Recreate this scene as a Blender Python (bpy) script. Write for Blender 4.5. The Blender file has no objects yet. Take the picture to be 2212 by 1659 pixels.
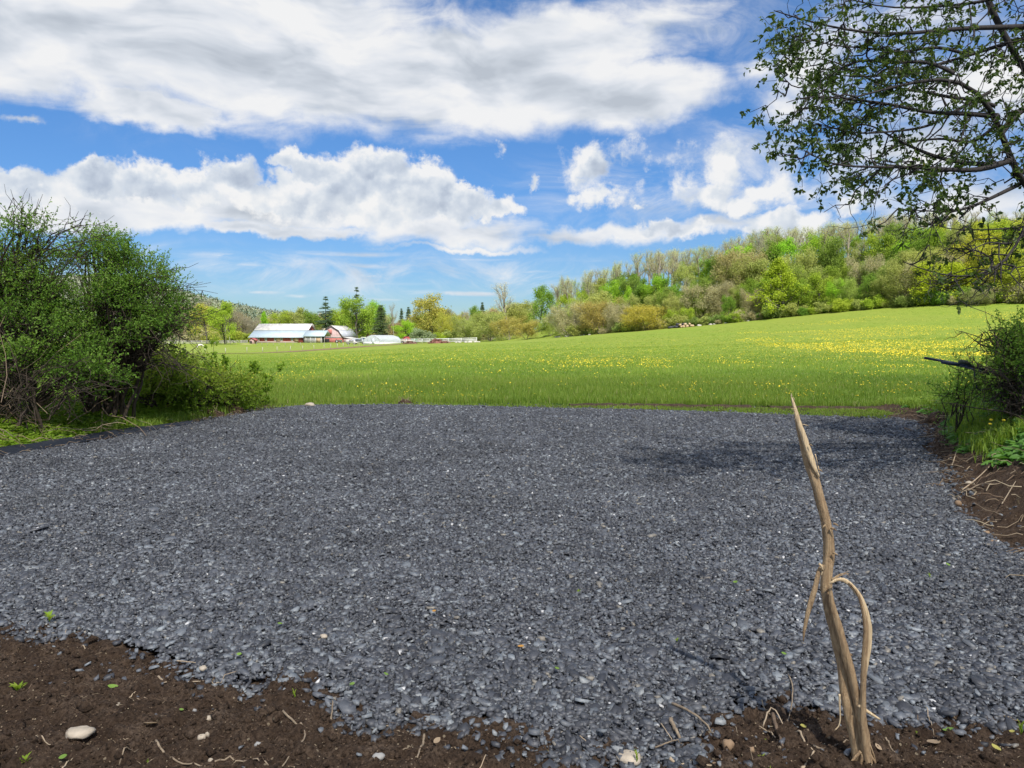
import bpy, math, random
import numpy as np
from mathutils import Vector, Matrix
C = bpy.context.scene.collection
rng = np.random.default_rng(7)
random.seed(7)
PI = math.pi
# ------------------------------------------------------------------ camera geometry (used to measure the place)
CAMH = 1.6; FPX = 1609.0; CX = 1106.0; CY = 829.5; HOR = 730.0
PITCH = math.atan((CY-HOR)/FPX)
sp, cp = math.sin(PITCH), math.cos(PITCH)
def ray(px, py):
    xc = (px-CX)/FPX; yc = (CY-py)/FPX
    return np.array([xc, cp+yc*sp, -sp+yc*cp])
def at(px, py, Y):
    d = ray(px, py); return np.array([0, 0, CAMH])+d*(Y/d[1])
def gnd(px, py, z=0.0):
    d = ray(px, py); t = (z-CAMH)/d[2]; return np.array([0, 0, CAMH])+d*t
def XD(px, D): return (px-CX)/FPX*D
# ------------------------------------------------------------------ numpy noise
def _h(ix, iy, s):
    n = (ix.astype(np.int64)*374761393+iy.astype(np.int64)*668265263+s*974634777) & 0x7fffffff
    n = ((n ^ (n >> 13))*1274126177) & 0x7fffffff
    return ((n ^ (n >> 16)) & 0xffff)/65535.0
def vn(x, y, s=0):
    x = np.asarray(x, float); y = np.asarray(y, float)
    ix = np.floor(x); iy = np.floor(y); fx = x-ix; fy = y-iy
    fx = fx*fx*(3-2*fx); fy = fy*fy*(3-2*fy)
    a = _h(ix, iy, s); b = _h(ix+1, iy, s); c = _h(ix, iy+1, s); d = _h(ix+1, iy+1, s)
    return (a*(1-fx)+b*fx)*(1-fy)+(c*(1-fx)+d*fx)*fy
def fbm(x, y, s=0, o=4):
    v = 0; a = .5; t = 0
    for i in range(o):
        v = v+a*vn(x, y, s+i*17); t += a; x = x*2.03; y = y*2.03; a *= .5
    return v/t
def sst(a, b, x):
    t = np.clip((x-a)/(b-a), 0, 1); return t*t*(3-2*t)
# ------------------------------------------------------------------ terrain
def H(x, y):
    x = np.asarray(x, float); y = np.asarray(y, float)
    yy = np.maximum(y, 1e-3)
    q = x/np.maximum(yy, 20)
    zl = np.interp(yy, [0, 20, 50, 100, 190, 260, 330, 400, 900], [0, 0, -.3, -1.1, -2.2, -2.0, -1.6, -1.0, -.8])
    zr = np.interp(yy, [0, 20, 100, 300, 400, 900], [0, 0, -.25, -.3, -.4, 0])
    w = sst(-.36, -.03, q)
    z = zl*(1-w)+zr*w
    g = sst(20, 210, yy)
    u = (x+8)/6.0
    spx = np.where(u > 20, x+8, 6*np.log1p(np.exp(np.minimum(u, 20))))
    spx = np.minimum(spx, 112+0*spx)
    z = z+.088*spx*g*(1+.24*sst(45, 98, x))
    e = edge(x)
    rise = np.interp(x, [-25, -1, 16, 49, 118, 220, 400], [0, 2, 5, 12, 15, 9, 4])
    z = z+rise*sst(0, 85, yy-e)
    z = z+.10*(fbm(x/14, y/14, 5, 3)-.5)*sst(20, 60, yy)
    return z
def edge(x):
    return np.interp(x, [-60, -12, 4, 18, 37, 64, 84, 94, 120], [320, 300, 262, 232, 206, 190, 170, 155, 118])
# ------------------------------------------------------------------ mesh building
class B:
    def __init__(s): s.v = []; s.n = 0; s.f = {}; s.t = {}; s.order = []
    def add(s, v, f, t=0.5):
        v = np.asarray(v, float).reshape(-1, 3); f = np.asarray(f, int)
        if f.ndim == 1: f = f[None]
        k = f.shape[1]
        s.v.append(v); s.f.setdefault(k, []).append(f+s.n)
        t = np.broadcast_to(np.asarray(t, float), (len(f),))
        s.t.setdefault(k, []).append(t); s.n += len(v)
    def polys(s, v, fs, t=0.5):
        v = np.asarray(v, float).reshape(-1, 3); s.v.append(v)
        for f in fs:
            s.f.setdefault(len(f), []).append(np.array([f])+s.n); s.t.setdefault(len(f), []).append(np.array([t], float))
        s.n += len(v)
    def box(s, cx, cy, cz, sx, sy, sz, rot=0, t=.5, M=None):
        p = np.array([[a, b, c] for c in (-.5, .5) for a, b in ((-.5, -.5), (.5, -.5), (.5, .5), (-.5, .5))])*[sx, sy, sz]
        if rot:
            c_, s_ = math.cos(rot), math.sin(rot); p = p @ np.array([[c_, s_, 0], [-s_, c_, 0], [0, 0, 1]])
        p = p+[cx, cy, cz]
        if M is not None: p = M(p)
        s.polys(p, [(3, 2, 1, 0), (4, 5, 6, 7), (0, 1, 5, 4), (1, 2, 6, 5), (2, 3, 7, 6), (3, 0, 4, 7)], t)
    def tube(s, P, R, k=6, t=.5, cap=True, squash=None):
        P = np.asarray(P, float); n = len(P); R = np.broadcast_to(np.asarray(R, float), (n,))
        T = np.gradient(P, axis=0); T /= np.linalg.norm(T, axis=1)[:, None]+1e-9
        a = np.array([0, 0, 1.]) if abs(T[0][2]) < .9 else np.array([1., 0, 0])
        U = np.cross(T, a); U /= np.linalg.norm(U, axis=1)[:, None]+1e-9; W = np.cross(T, U)
        th = np.linspace(0, 2*PI, k, endpoint=False)
        V = P[:, None]+(U[:, None]*np.cos(th)[None, :, None]+W[:, None]*np.sin(th)[None, :, None])*R[:, None, None]
        i = np.arange(n-1)[:, None]*k; j = np.arange(k)[None]; j2 = (j+1) % k
        f = np.stack([i+j, i+j2, i+k+j2, i+k+j], -1).reshape(-1, 4)
        s.add(V.reshape(-1, 3), f, t)
        if cap:
            b0 = s.n-n*k
            for q in (np.arange(k)[::-1]+b0, np.arange(k)+b0+(n-1)*k):
                s.f.setdefault(k, []).append(q[None]); s.t.setdefault(k, []).append(np.array([t], float))
    def build(s, name, mat, parent=None, loc=None, smooth=False):
        me = bpy.data.meshes.new(name)
        V = np.concatenate(s.v) if s.v else np.zeros((0, 3))
        if loc is not None: V = V-np.asarray(loc)
        ks = sorted(s.f)
        F = [np.concatenate(s.f[k]) for k in ks]; T = np.concatenate([np.concatenate(s.t[k]) for k in ks])
        li = np.concatenate([f.ravel() for f in F]); tot = np.concatenate([np.full(len(f), k) for f, k in zip(F, ks)])
        st = np.concatenate([[0], np.cumsum(tot)[:-1]])
        me.vertices.add(len(V)); me.vertices.foreach_set('co', V.ravel().astype(np.float32))
        me.loops.add(len(li)); me.loops.foreach_set('vertex_index', li.astype(np.int32))
        me.polygons.add(len(tot)); me.polygons.foreach_set('loop_start', st.astype(np.int32)); me.polygons.foreach_set('loop_total', tot.astype(np.int32))
        if smooth: me.polygons.foreach_set('use_smooth', np.ones(len(tot), bool))
        a = me.attributes.new('tint', 'FLOAT', 'FACE'); a.data.foreach_set('value', T.astype(np.float32))
        me.update(calc_edges=True)
        me.materials.append(mat)
        o = bpy.data.objects.new(name, me); C.objects.link(o)
        if parent is not None: o.parent = parent
        elif loc is not None: o.location = loc
        return o
def tag(o, label=None, cat=None, group=None, kind=None):
    if label: o['label'] = label
    if cat: o['category'] = cat
    if group: o['group'] = group
    if kind: o['kind'] = kind
    return o
def empty(name, loc, rz=0, **k):
    o = bpy.data.objects.new(name, None); C.objects.link(o); o.location = loc; o.rotation_euler = (0, 0, rz); o.empty_display_size = .2
    return tag(o, **k)
def dup(root, loc, rz, sc=1.0, **k):
    r = root.copy(); C.objects.link(r); r.location = loc; r.rotation_euler = (0, 0, rz)
    r.scale = (sc, sc, sc) if np.isscalar(sc) else sc
    for key in ('label', 'group'):
        if key in r: del r[key]
    tag(r, **k)
    for ch in list(root.children):
        c = ch.copy(); C.objects.link(c); c.parent = r
        for g in ch.children:
            d = g.copy(); C.objects.link(d); d.parent = c
    return r
# ------------------------------------------------------------------ materials
def mat(name):
    m = bpy.data.materials.new(name); m.use_nodes = True; nt = m.node_tree
    return m, nt, nt.nodes['Principled BSDF'], nt.nodes['Material Output']
def N(nt, typ, **k):
    n = nt.nodes.new(typ)
    for a, b in k.items():
        if a.startswith('i_'):
            key = a[2:]; key = int(key) if key.isdigit() else key.replace('_', ' ')
            n.inputs[key].default_value = b
        else: setattr(n, a, b)
    return n
def L(nt, a, b): nt.links.new(a, b)
def ramp(nt, fac, stops, interp='LINEAR'):
    r = nt.nodes.new('ShaderNodeValToRGB'); r.color_ramp.interpolation = interp
    el = r.color_ramp.elements
    while len(el) < len(stops): el.new(.5)
    for e, (p, c) in zip(el, stops):
        e.position = p; e.color = (*c, 1) if len(c) == 3 else c
    if fac is not None: L(nt, fac, r.inputs[0])
    return r
def noise(nt, scale, detail=4, rough=.55, vec=None, dist=0):
    n = N(nt, 'ShaderNodeTexNoise'); n.inputs['Scale'].default_value = scale; n.inputs['Detail'].default_value = detail
    n.inputs['Roughness'].default_value = rough; n.inputs['Distortion'].default_value = dist
    if vec is not None: L(nt, vec, n.inputs['Vector'])
    return n
def pos(nt): return N(nt, 'ShaderNodeNewGeometry').outputs['Position']
def objc(nt): return N(nt, 'ShaderNodeTexCoord').outputs['Object']
def mixc(nt, f, a, b, mode='MIX'):
    m = N(nt, 'ShaderNodeMix', data_type='RGBA', blend_type=mode)
    if isinstance(f, (int, float)): m.inputs[0].default_value = f
    else: L(nt, f, m.inputs[0])
    for i, q in ((6, a), (7, b)):
        if isinstance(q, tuple): m.inputs[i].default_value = (*q, 1)
        else: L(nt, q, m.inputs[i])
    return m.outputs[2]
def mth(nt, op, a, b=None, c=None, clamp=False):
    m = N(nt, 'ShaderNodeMath', operation=op, use_clamp=clamp)
    for i, q in enumerate((a, b, c)):
        if q is None: continue
        if isinstance(q, (int, float)): m.inputs[i].default_value = q
        else: L(nt, q, m.inputs[i])
    return m.outputs[0]
def bump(nt, h, s, d, bs):
    b = N(nt, 'ShaderNodeBump'); b.inputs['Strength'].default_value = s; b.inputs['Distance'].default_value = d
    L(nt, h, b.inputs['Height']); L(nt, b.outputs[0], bs.inputs['Normal']); return b
def leafmat(name, stops, trans=.35, rough=.55, hue=.0, val=.25, spec=.3):
    m, nt, bs, out = mat(name)
    t = N(nt, 'ShaderNodeAttribute', attribute_name='tint').outputs['Fac']
    c = ramp(nt, t, stops).outputs[0]
    oi = N(nt, 'ShaderNodeObjectInfo').outputs['Random']
    hs = N(nt, 'ShaderNodeHueSaturation'); L(nt, c, hs.inputs['Color'])
    L(nt, mth(nt, 'MULTIPLY_ADD', oi, val, 1-val/2), hs.inputs['Value'])
    if hue:
        r2 = mth(nt, 'FRACT', mth(nt, 'MULTIPLY', oi, 7.31))
        L(nt, mth(nt, 'MULTIPLY_ADD', r2, hue, .5-hue/2), hs.inputs['Hue'])
    col = hs.outputs[0]
    L(nt, col, bs.inputs['Base Color']); bs.inputs['Roughness'].default_value = rough
    bs.inputs['Specular IOR Level'].default_value = spec
    tr = N(nt, 'ShaderNodeBsdfTranslucent'); L(nt, mixc(nt, 1.0, col, (1.15, 1.1, .55), 'MULTIPLY'), tr.inputs['Color'])
    mx = N(nt, 'ShaderNodeMixShader'); mx.inputs[0].default_value = trans
    L(nt, bs.outputs[0], mx.inputs[1]); L(nt, tr.outputs[0], mx.inputs[2]); L(nt, mx.outputs[0], out.inputs[0])
    return m
def simple(name, c, rough=.7, var=.25, scale=6, metal=0, bmp=0.0, tint=False, spec=.4):
    m, nt, bs, out = mat(name)
    n = noise(nt, scale, 6, .6, objc(nt))
    lo = tuple(x*(1-var) for x in c); hi = tuple(min(1, x*(1+var)) for x in c)
    col = ramp(nt, n.outputs[0], [(.3, lo), (.7, hi)]).outputs[0]
    L(nt, col, bs.inputs['Base Color']); bs.inputs['Roughness'].default_value = rough; bs.inputs['Metallic'].default_value = metal
    bs.inputs['Specular IOR Level'].default_value = spec
    if bmp: bump(nt, n.outputs[0], .6, bmp, bs)
    return m
def barkmat(name, c1, c2, scale=18, st=7, d=.01):
    m, nt, bs, out = mat(name)
    mp = N(nt, 'ShaderNodeMapping'); mp.inputs['Scale'].default_value = (st, st, 1); L(nt, objc(nt), mp.inputs[0])
    n = noise(nt, scale, 8, .65, mp.outputs[0], .6)
    L(nt, ramp(nt, n.outputs[0], [(.3, c1), (.68, c2)]).outputs[0], bs.inputs['Base Color']); bs.inputs['Roughness'].default_value = .85
    bump(nt, n.outputs[0], .8, d, bs); return m
# ------------------------------------------------------------------ leaves
def leaves(b, P, D, Nn, Ln, W, tint, fold=.25, kind='diamond'):
    """P base points, D directions, Nn rough normals, Ln lengths, W widths: folded leaf blades"""
    n = len(P); D = D/(np.linalg.norm(D, axis=1)[:, None]+1e-9)
    S = np.cross(D, Nn); S /= np.linalg.norm(S, axis=1)[:, None]+1e-9; U = np.cross(S, D)
    Ln = np.broadcast_to(Ln, (n,))[:, None]; W = np.broadcast_to(W, (n,))[:, None]
    if kind == 'diamond':
        V = np.stack([P, P+D*Ln*.42+S*W*.5+U*W*fold, P+D*Ln, P+D*Ln*.42-S*W*.5+U*W*fold], 1)
        f = np.arange(n)[:, None]*4+np.array([0, 1, 2, 3]); b.add(V.reshape(-1, 3), f, tint)
    else:
        tip = P+D*Ln-U*Ln*.12
        V = np.stack([P, P+D*Ln*.3+S*W*.46+U*W*fold, P+D*Ln*.68+S*W*.36+U*W*fold*.6, tip, P+D*Ln*.68-S*W*.36+U*W*fold*.6, P+D*Ln*.3-S*W*.46+U*W*fold, P+D*Ln*.5], 1)
        i = np.arange(n)[:, None]*7
        f = np.concatenate([i+np.array(q) for q in ((0, 1, 2, 6), (6, 2, 3, 3), (6, 4, 5, 0), (6, 3, 4, 4))], 0)
        q4 = np.concatenate([i+np.array((0, 1, 2, 6)), i+np.array((0, 6, 4, 5))]); q3 = np.concatenate([i+np.array((6, 2, 3)), i+np.array((6, 3, 4))])
        tt = np.broadcast_to(tint, (n,))
        base = b.n; b.add(V.reshape(-1, 3), q4, np.concatenate([tt, tt]))
        b.f.setdefault(3, []).append(q3+base); b.t.setdefault(3, []).append(np.concatenate([tt, tt]))
def rdir(n, r=None, up=0.0):
    r = r or rng; v = r.normal(size=(n, 3)); v /= np.linalg.norm(v, axis=1)[:, None]; v[:, 2] += up
    return v/np.linalg.norm(v, axis=1)[:, None]
def curve(p0, p1, sag=0.0, wob=0.0, n=6, r=None):
    r = r or rng; t = np.linspace(0, 1, n)[:, None]; p0 = np.asarray(p0, float); p1 = np.asarray(p1, float)
    P = p0*(1-t)+p1*t; P[:, 2] += sag*4*(t*(1-t))[:, 0]
    if wob: P[1:-1] += r.normal(size=(n-2, 3))*wob
    return P
def smoothline(P, n=24):
    P = np.asarray(P, float); m = len(P); d = np.concatenate([[0], np.cumsum(np.linalg.norm(np.diff(P, axis=0), axis=1))]); 
    t = np.linspace(0, d[-1], n); Q = np.stack([np.interp(t, d, P[:, i]) for i in range(P.shape[1])], 1)
    for _ in range(2): Q[1:-1] = (Q[:-2]+2*Q[1:-1]+Q[2:])/4
    return Q
EXPO = 0.55; SUNP = 4.6; SKYP = 0.10; CLOUDP = 0.62
# ================================================================== camera, sun, sky
scn = bpy.context.scene
cam = bpy.data.objects.new('camera', bpy.data.cameras.new('camera')); C.objects.link(cam)
cam.location = (0, 0, CAMH); cam.rotation_euler = (PI/2-PITCH, 0, 0)
cam.data.sensor_width = 36; cam.data.lens = 36*FPX/2212; cam.data.clip_start = .05; cam.data.clip_end = 20000
scn.camera = cam
scn.view_settings.view_transform = 'Standard'; scn.view_settings.look = 'None'; scn.view_settings.exposure = EXPO; scn.view_settings.gamma = 1
scn.cycles.max_bounces = 6; scn.cycles.transparent_max_bounces = 8; scn.cycles.diffuse_bounces = 3; scn.cycles.glossy_bounces = 2
scn.cycles.transmission_bounces = 3; scn.cycles.use_adaptive_sampling = True; scn.cycles.adaptive_threshold = .02
SUN_EL = math.radians(55); SUN_AZ = math.radians(163)          # compass-like azimuth from +Y towards +X: behind and to the right
sdir = Vector((math.sin(SUN_AZ)*math.cos(SUN_EL), math.cos(SUN_AZ)*math.cos(SUN_EL), math.sin(SUN_EL)))
sl = bpy.data.lights.new('sun', 'SUN'); sl.energy = SUNP; sl.angle = math.radians(.53); sl.color = (1, .955, .88)
so = bpy.data.objects.new('sun', sl); C.objects.link(so); so.rotation_euler = sdir.to_track_quat('Z', 'Y').to_euler(); so.location = (0, 0, 50)

w = bpy.data.worlds.new('World'); scn.world = w; w.use_nodes = True; nt = w.node_tree; nt.nodes.clear()
out = N(nt, 'ShaderNodeOutputWorld')
sky = N(nt, 'ShaderNodeTexSky', sky_type='NISHITA', sun_disc=False, sun_elevation=SUN_EL, sun_rotation=SUN_AZ, altitude=200, air_density=1.0, dust_density=.15, ozone_density=2.5)
hs = N(nt, 'ShaderNodeHueSaturation'); hs.inputs['Saturation'].default_value = 1.22; hs.inputs['Value'].default_value = .93; L(nt, sky.outputs[0], hs.inputs['Color'])
_t = N(nt, 'ShaderNodeTexCoord').outputs['Generated']; _s = N(nt, 'ShaderNodeSeparateXYZ'); L(nt, _t, _s.inputs[0])
skc = mixc(nt, 1.0, hs.outputs[0], ramp(nt, _s.outputs[2], [(0, (.44, .55, .68)), (.06, (.46, .59, .77)), (.16, (.58, .72, .92)), (.32, (.78, .90, 1.06)), (.6, (1, 1, 1.05))]).outputs[0], 'MULTIPLY')
bgs = N(nt, 'ShaderNodeBackground'); bgs.inputs[1].default_value = SKYP; L(nt, skc, bgs.inputs[0])
d = N(nt, 'ShaderNodeTexCoord').outputs['Generated']
sx = N(nt, 'ShaderNodeSeparateXYZ'); L(nt, d, sx.inputs[0])
az = mth(nt, 'ARCTAN2', sx.outputs[0], sx.outputs[1]); el = mth(nt, 'ARCSINE', sx.outputs[2])
cx_ = N(nt, 'ShaderNodeCombineXYZ'); L(nt, az, cx_.inputs[0]); L(nt, el, cx_.inputs[1]); P0 = cx_.outputs[0]
def vm(op, a, b=None, c=None):
    m = N(nt, 'ShaderNodeVectorMath', operation=op)
    for i, q in enumerate((a, b, c)):
        if q is None: continue
        if isinstance(q, tuple): m.inputs[i].default_value = q
        else: L(nt, q, m.inputs[i])
    return m.outputs[1] if op == 'LENGTH' else m.outputs[0]
w1 = noise(nt, 5, 3, .5, P0); w2 = noise(nt, 26, 5, .62, P0)
wp = vm('MULTIPLY_ADD', vm('SUBTRACT', w1.outputs['Color'], (.5, .5, .5)), (.12, .05, 0), P0)
PA = vm('MULTIPLY_ADD', vm('SUBTRACT', w2.outputs['Color'], (.5, .5, .5)), (.05, .03, 0), wp)
PB = vm('MULTIPLY_ADD', vm('SUBTRACT', w2.outputs['Color'], (.5, .5, .5)), (.055, .06, 0), P0)
def blobs(P, lst):
    acc = None
    for (px, py, rx, ry, wt) in lst:
        r = ray(px, py); r = r/np.linalg.norm(r); a = math.atan2(r[0], r[1]); e = math.asin(r[2])
        dd = (1+((px-CX)/FPX)**2)**.5; sxr = FPX/rx*dd*dd*.95; syr = FPX/ry*dd
        ln = vm('LENGTH', vm('MULTIPLY_ADD', P, (sxr, syr, 0), (-a*sxr, -e*syr, 0)))
        v = mth(nt, 'MULTIPLY_ADD', ln, -wt, wt)
        acc = v if acc is None else mth(nt, 'MAXIMUM', acc, v)
    return acc
LA = [(-60, 90, 420, 135, 1), (300, 60, 500, 190, 1), (340, 245, 210, 52, 1), (620, 150, 470, 150, 1), (1000, 175, 450, 128, 1), (1320, 205, 260, 82, 1), (620, 20, 330, 110, 1),
      (1200, 90, 330, 75, .7), (1420, 40, 240, 60, .42), (1150, 130, 200, 70, .9), (60, 262, 40, 14, .5), (1640, 150, 90, 40, .3), (1780, 120, 130, 120, .42), (1700, 230, 90, 60, .32),
      (200, 452, 420, 48, 1), (640, 455, 400, 42, 1), (600, 492, 330, 17, .8), (980, 500, 240, 42, .62), (1000, 535, 210, 10, .45), (1300, 505, 230, 24, .62), (1540, 490, 120, 18, .4),
      (1950, 330, 260, 90, .55), (2100, 430, 260, 70, .5), (2150, 180, 200, 160, .45), (1860, 420, 110, 40, .4)]
LC_ = [(480, 552, 130, 16, .62), (560, 572, 60, 9, .55), (800, 574, 110, 9, .8), (760, 548, 190, 9, .7), (1025, 634, 62, 8, 1.3), (810, 596, 26, 6, 1.0), (850, 597, 30, 5, .9), (570, 632, 70, 7, .7), (650, 640, 60, 7, .7), (300, 590, 200, 14, .5), (830, 612, 200, 6, .5), (840, 646, 60, 7, .7), (940, 632, 200, 12, .35), (1120, 586, 120, 6, .4), (1000, 560, 160, 8, .4), (1250, 560, 160, 10, .35)]
LB = [(60, 405, 150, 52, 1), (200, 400, 120, 55, 1), (330, 395, 110, 60, 1), (420, 400, 90, 55, .9), (510, 385, 95, 62, 1), (620, 350, 42, 36, .9), (600, 420, 120, 60, 1), (700, 405, 110, 75, 1), (810, 390, 115, 82, 1), (900, 410, 100, 70, 1), (990, 435, 95, 50, 1), (1070, 452, 62, 32, .9), (780, 455, 280, 46, .5),
      (1285, 362, 88, 66, .52), (1345, 335, 50, 40, .42), (1315, 415, 75, 40, .5), (1240, 430, 34, 20, .36), (1158, 405, 18, 18, .45), (1095, 312, 22, 16, .25), (1380, 440, 20, 14, .45),
      (1560, 350, 110, 72, .48), (1650, 405, 130, 60, .55), (1540, 420, 90, 52, .5), (1600, 440, 120, 40, .5), (1700, 340, 70, 50, .3), (1690, 490, 120, 46, .6), (1640, 500, 70, 20, .6), (1830, 440, 60, 24, .4), (1400, 350, 26, 18, .3), (1460, 500, 150, 22, .55)]
PC = vm('MULTIPLY_ADD', vm('SUBTRACT', w1.outputs['Color'], (.5, .5, .5)), (.10, .010, 0), vm('MULTIPLY_ADD', vm('SUBTRACT', w2.outputs['Color'], (.5, .5, .5)), (.07, .0035, 0), P0))
cc_ = blobs(PC, LC_)
ca = blobs(PA, LA); cb = blobs(PB, LB)
# rest of the sky, out of the frame: broken cloud
nf = noise(nt, 2.1, 5, .55, d)
outm = mth(nt, 'MAXIMUM', N(nt, 'ShaderNodeMapRange', interpolation_type='SMOOTHSTEP', i_From_Min=.68, i_From_Max=.85).outputs[0], 0)
mr = outm.node; mra = mr.inputs[0].links[0].from_node; L(nt, mth(nt, 'ABSOLUTE', az), mra.inputs[0])
mrb = N(nt, 'ShaderNodeMapRange', interpolation_type='SMOOTHSTEP', i_From_Min=.44, i_From_Max=.6); L(nt, el, mrb.inputs[0]); L(nt, mrb.outputs[0], mr.inputs[1])
gen = mth(nt, 'MULTIPLY', mth(nt, 'MULTIPLY_ADD', nf.outputs[0], 5, -2.35), outm)
gen = mth(nt, 'ADD', gen, mth(nt, 'MULTIPLY_ADD', outm, .3, -.3))
def mapr(v, a, b, c=0., dd=1., smooth=True):
    m = N(nt, 'ShaderNodeMapRange', interpolation_type='SMOOTHSTEP' if smooth else 'LINEAR', i_From_Min=a, i_From_Max=b, i_To_Min=c, i_To_Max=dd); L(nt, v, m.inputs[0]); return m.outputs[0]
# layer A: layered deck, soft and streaky
sA = vm('MULTIPLY', wp, (3.0, 8.5, 1)); nA = noise(nt, 2.0, 8, .6, sA, .5)
sA2 = vm('ADD', sA, (0.05, .26, 0)); nA2 = noise(nt, 2.0, 4, .52, sA2, .4)
nA1 = noise(nt, 2.0, 4, .52, sA, .4)
sf = noise(nt, 9, 8, .62, vm('MULTIPLY', wp, (1, 1.6, 1)))
cam_ = mth(nt, 'MAXIMUM', ca, gen)
dA = mth(nt, 'ADD', mth(nt, 'ADD', mth(nt, 'MULTIPLY', cam_, 1.5), mth(nt, 'MULTIPLY_ADD', nA.outputs[0], 1.35, -.70)), mth(nt, 'MULTIPLY_ADD', sf.outputs[0], .7, -.35))
aA = mapr(dA, -.08, .62)
reliefA = mth(nt, 'SUBTRACT', nA1.outputs[0], nA2.outputs[0])
lum = mth(nt, 'ADD', mth(nt, 'MULTIPLY', reliefA, 2.1), mth(nt, 'MULTIPLY_ADD', sf.outputs[0], .55, -.275))
shA = mth(nt, 'ADD', mapr(dA, .1, 1.3, .90, .70), lum, clamp=True)
cA = ramp(nt, shA, [(.3, (.56, .61, .68)), (.55, (.70, .75, .82)), (.78, (.87, .90, .95)), (1.0, (1.0, 1.0, 1.0))]).outputs[0]
# layer B: cumulus, crisp and billowy
nb = noise(nt, 17, 12, .68, P0, .15); nb2 = noise(nt, 17, 4, .5, vm('ADD', P0, (-.006, .014, 0)), .15); nb1 = noise(nt, 17, 4, .5, P0, .15)
vo = N(nt, 'ShaderNodeTexVoronoi', feature='SMOOTH_F1'); vo.inputs['Scale'].default_value = 26; vo.inputs['Smoothness'].default_value = .35; L(nt, PB, vo.inputs['Vector'])
vo2 = N(nt, 'ShaderNodeTexVoronoi', feature='SMOOTH_F1'); vo2.inputs['Scale'].default_value = 26; vo2.inputs['Smoothness'].default_value = .35; L(nt, vm('ADD', PB, (-.006, .012, 0)), vo2.inputs['Vector'])
dB = mth(nt, 'ADD', mth(nt, 'ADD', mth(nt, 'MULTIPLY', cb, 1.5), mth(nt, 'MULTIPLY_ADD', nb.outputs[0], 1.75, -.91)), mth(nt, 'MULTIPLY_ADD', vo.outputs[0], -.45, .16))
aB = mapr(dB, -.05, .46)
relB = mth(nt, 'ADD', mth(nt, 'MULTIPLY', mth(nt, 'SUBTRACT', nb1.outputs[0], nb2.outputs[0]), 1.6), mth(nt, 'MULTIPLY', mth(nt, 'SUBTRACT', vo2.outputs[0], vo.outputs[0]), .85))
shB = mth(nt, 'ADD', mapr(dB, .1, 1.1, .93, .66), mth(nt, 'ADD', relB, mth(nt, 'MULTIPLY_ADD', nb.outputs[0], .5, -.25)), clamp=True)
cB = ramp(nt, shB, [(.3, (.48, .55, .67)), (.6, (.66, .73, .83)), (.82, (.82, .87, .93)), (1.0, (1, 1, 1))]).outputs[0]
nC = noise(nt, 3.0, 6, .6, vm('MULTIPLY', PC, (3.5, 30, 1)))
dC = mth(nt, 'MULTIPLY', cc_, mth(nt, 'MULTIPLY_ADD', nC.outputs[0], 3.2, -.75))
aC = mth(nt, 'MULTIPLY', mapr(dC, 0, .9), .8)
vl = blobs(PA, [(1800, 270, 420, 320, 1.5), (1950, 120, 300, 240, 1.3), (1400, 430, 500, 150, .9), (900, 590, 1100, 80, 1.1), (300, 300, 300, 60, .4), (1500, 40, 400, 130, .8)])
nV = noise(nt, 2.2, 9, .66, vm('MULTIPLY', wp, (3.0, 6.0, 1)), 1.2)
aV = mth(nt, 'MULTIPLY', mapr(mth(nt, 'MULTIPLY', mth(nt, 'MAXIMUM', vl, 0.0), mth(nt, 'MULTIPLY_ADD', nV.outputs[0], 4.2, -1.6)), 0, 1.2), .74)
aAf = mth(nt, 'MAXIMUM', mth(nt, 'MAXIMUM', mth(nt, 'MULTIPLY', aA, .97), aC), aV)
col = mixc(nt, aB, cA, cB)
alpha = mth(nt, 'SUBTRACT', 1.0, mth(nt, 'MULTIPLY', mth(nt, 'SUBTRACT', 1.0, aAf), mth(nt, 'SUBTRACT', 1.0, mth(nt, 'MULTIPLY', aB, .97))))
bgc = N(nt, 'ShaderNodeBackground'); bgc.inputs[1].default_value = CLOUDP; L(nt, col, bgc.inputs[0])
mx = N(nt, 'ShaderNodeMixShader'); L(nt, alpha, mx.inputs[0]); L(nt, bgs.outputs[0], mx.inputs[1]); L(nt, bgc.outputs[0], mx.inputs[2]); L(nt, mx.outputs[0], out.inputs[0])
w.cycles.sampling_method = 'MANUAL'; w.cycles.sample_map_resolution = 1024

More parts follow.
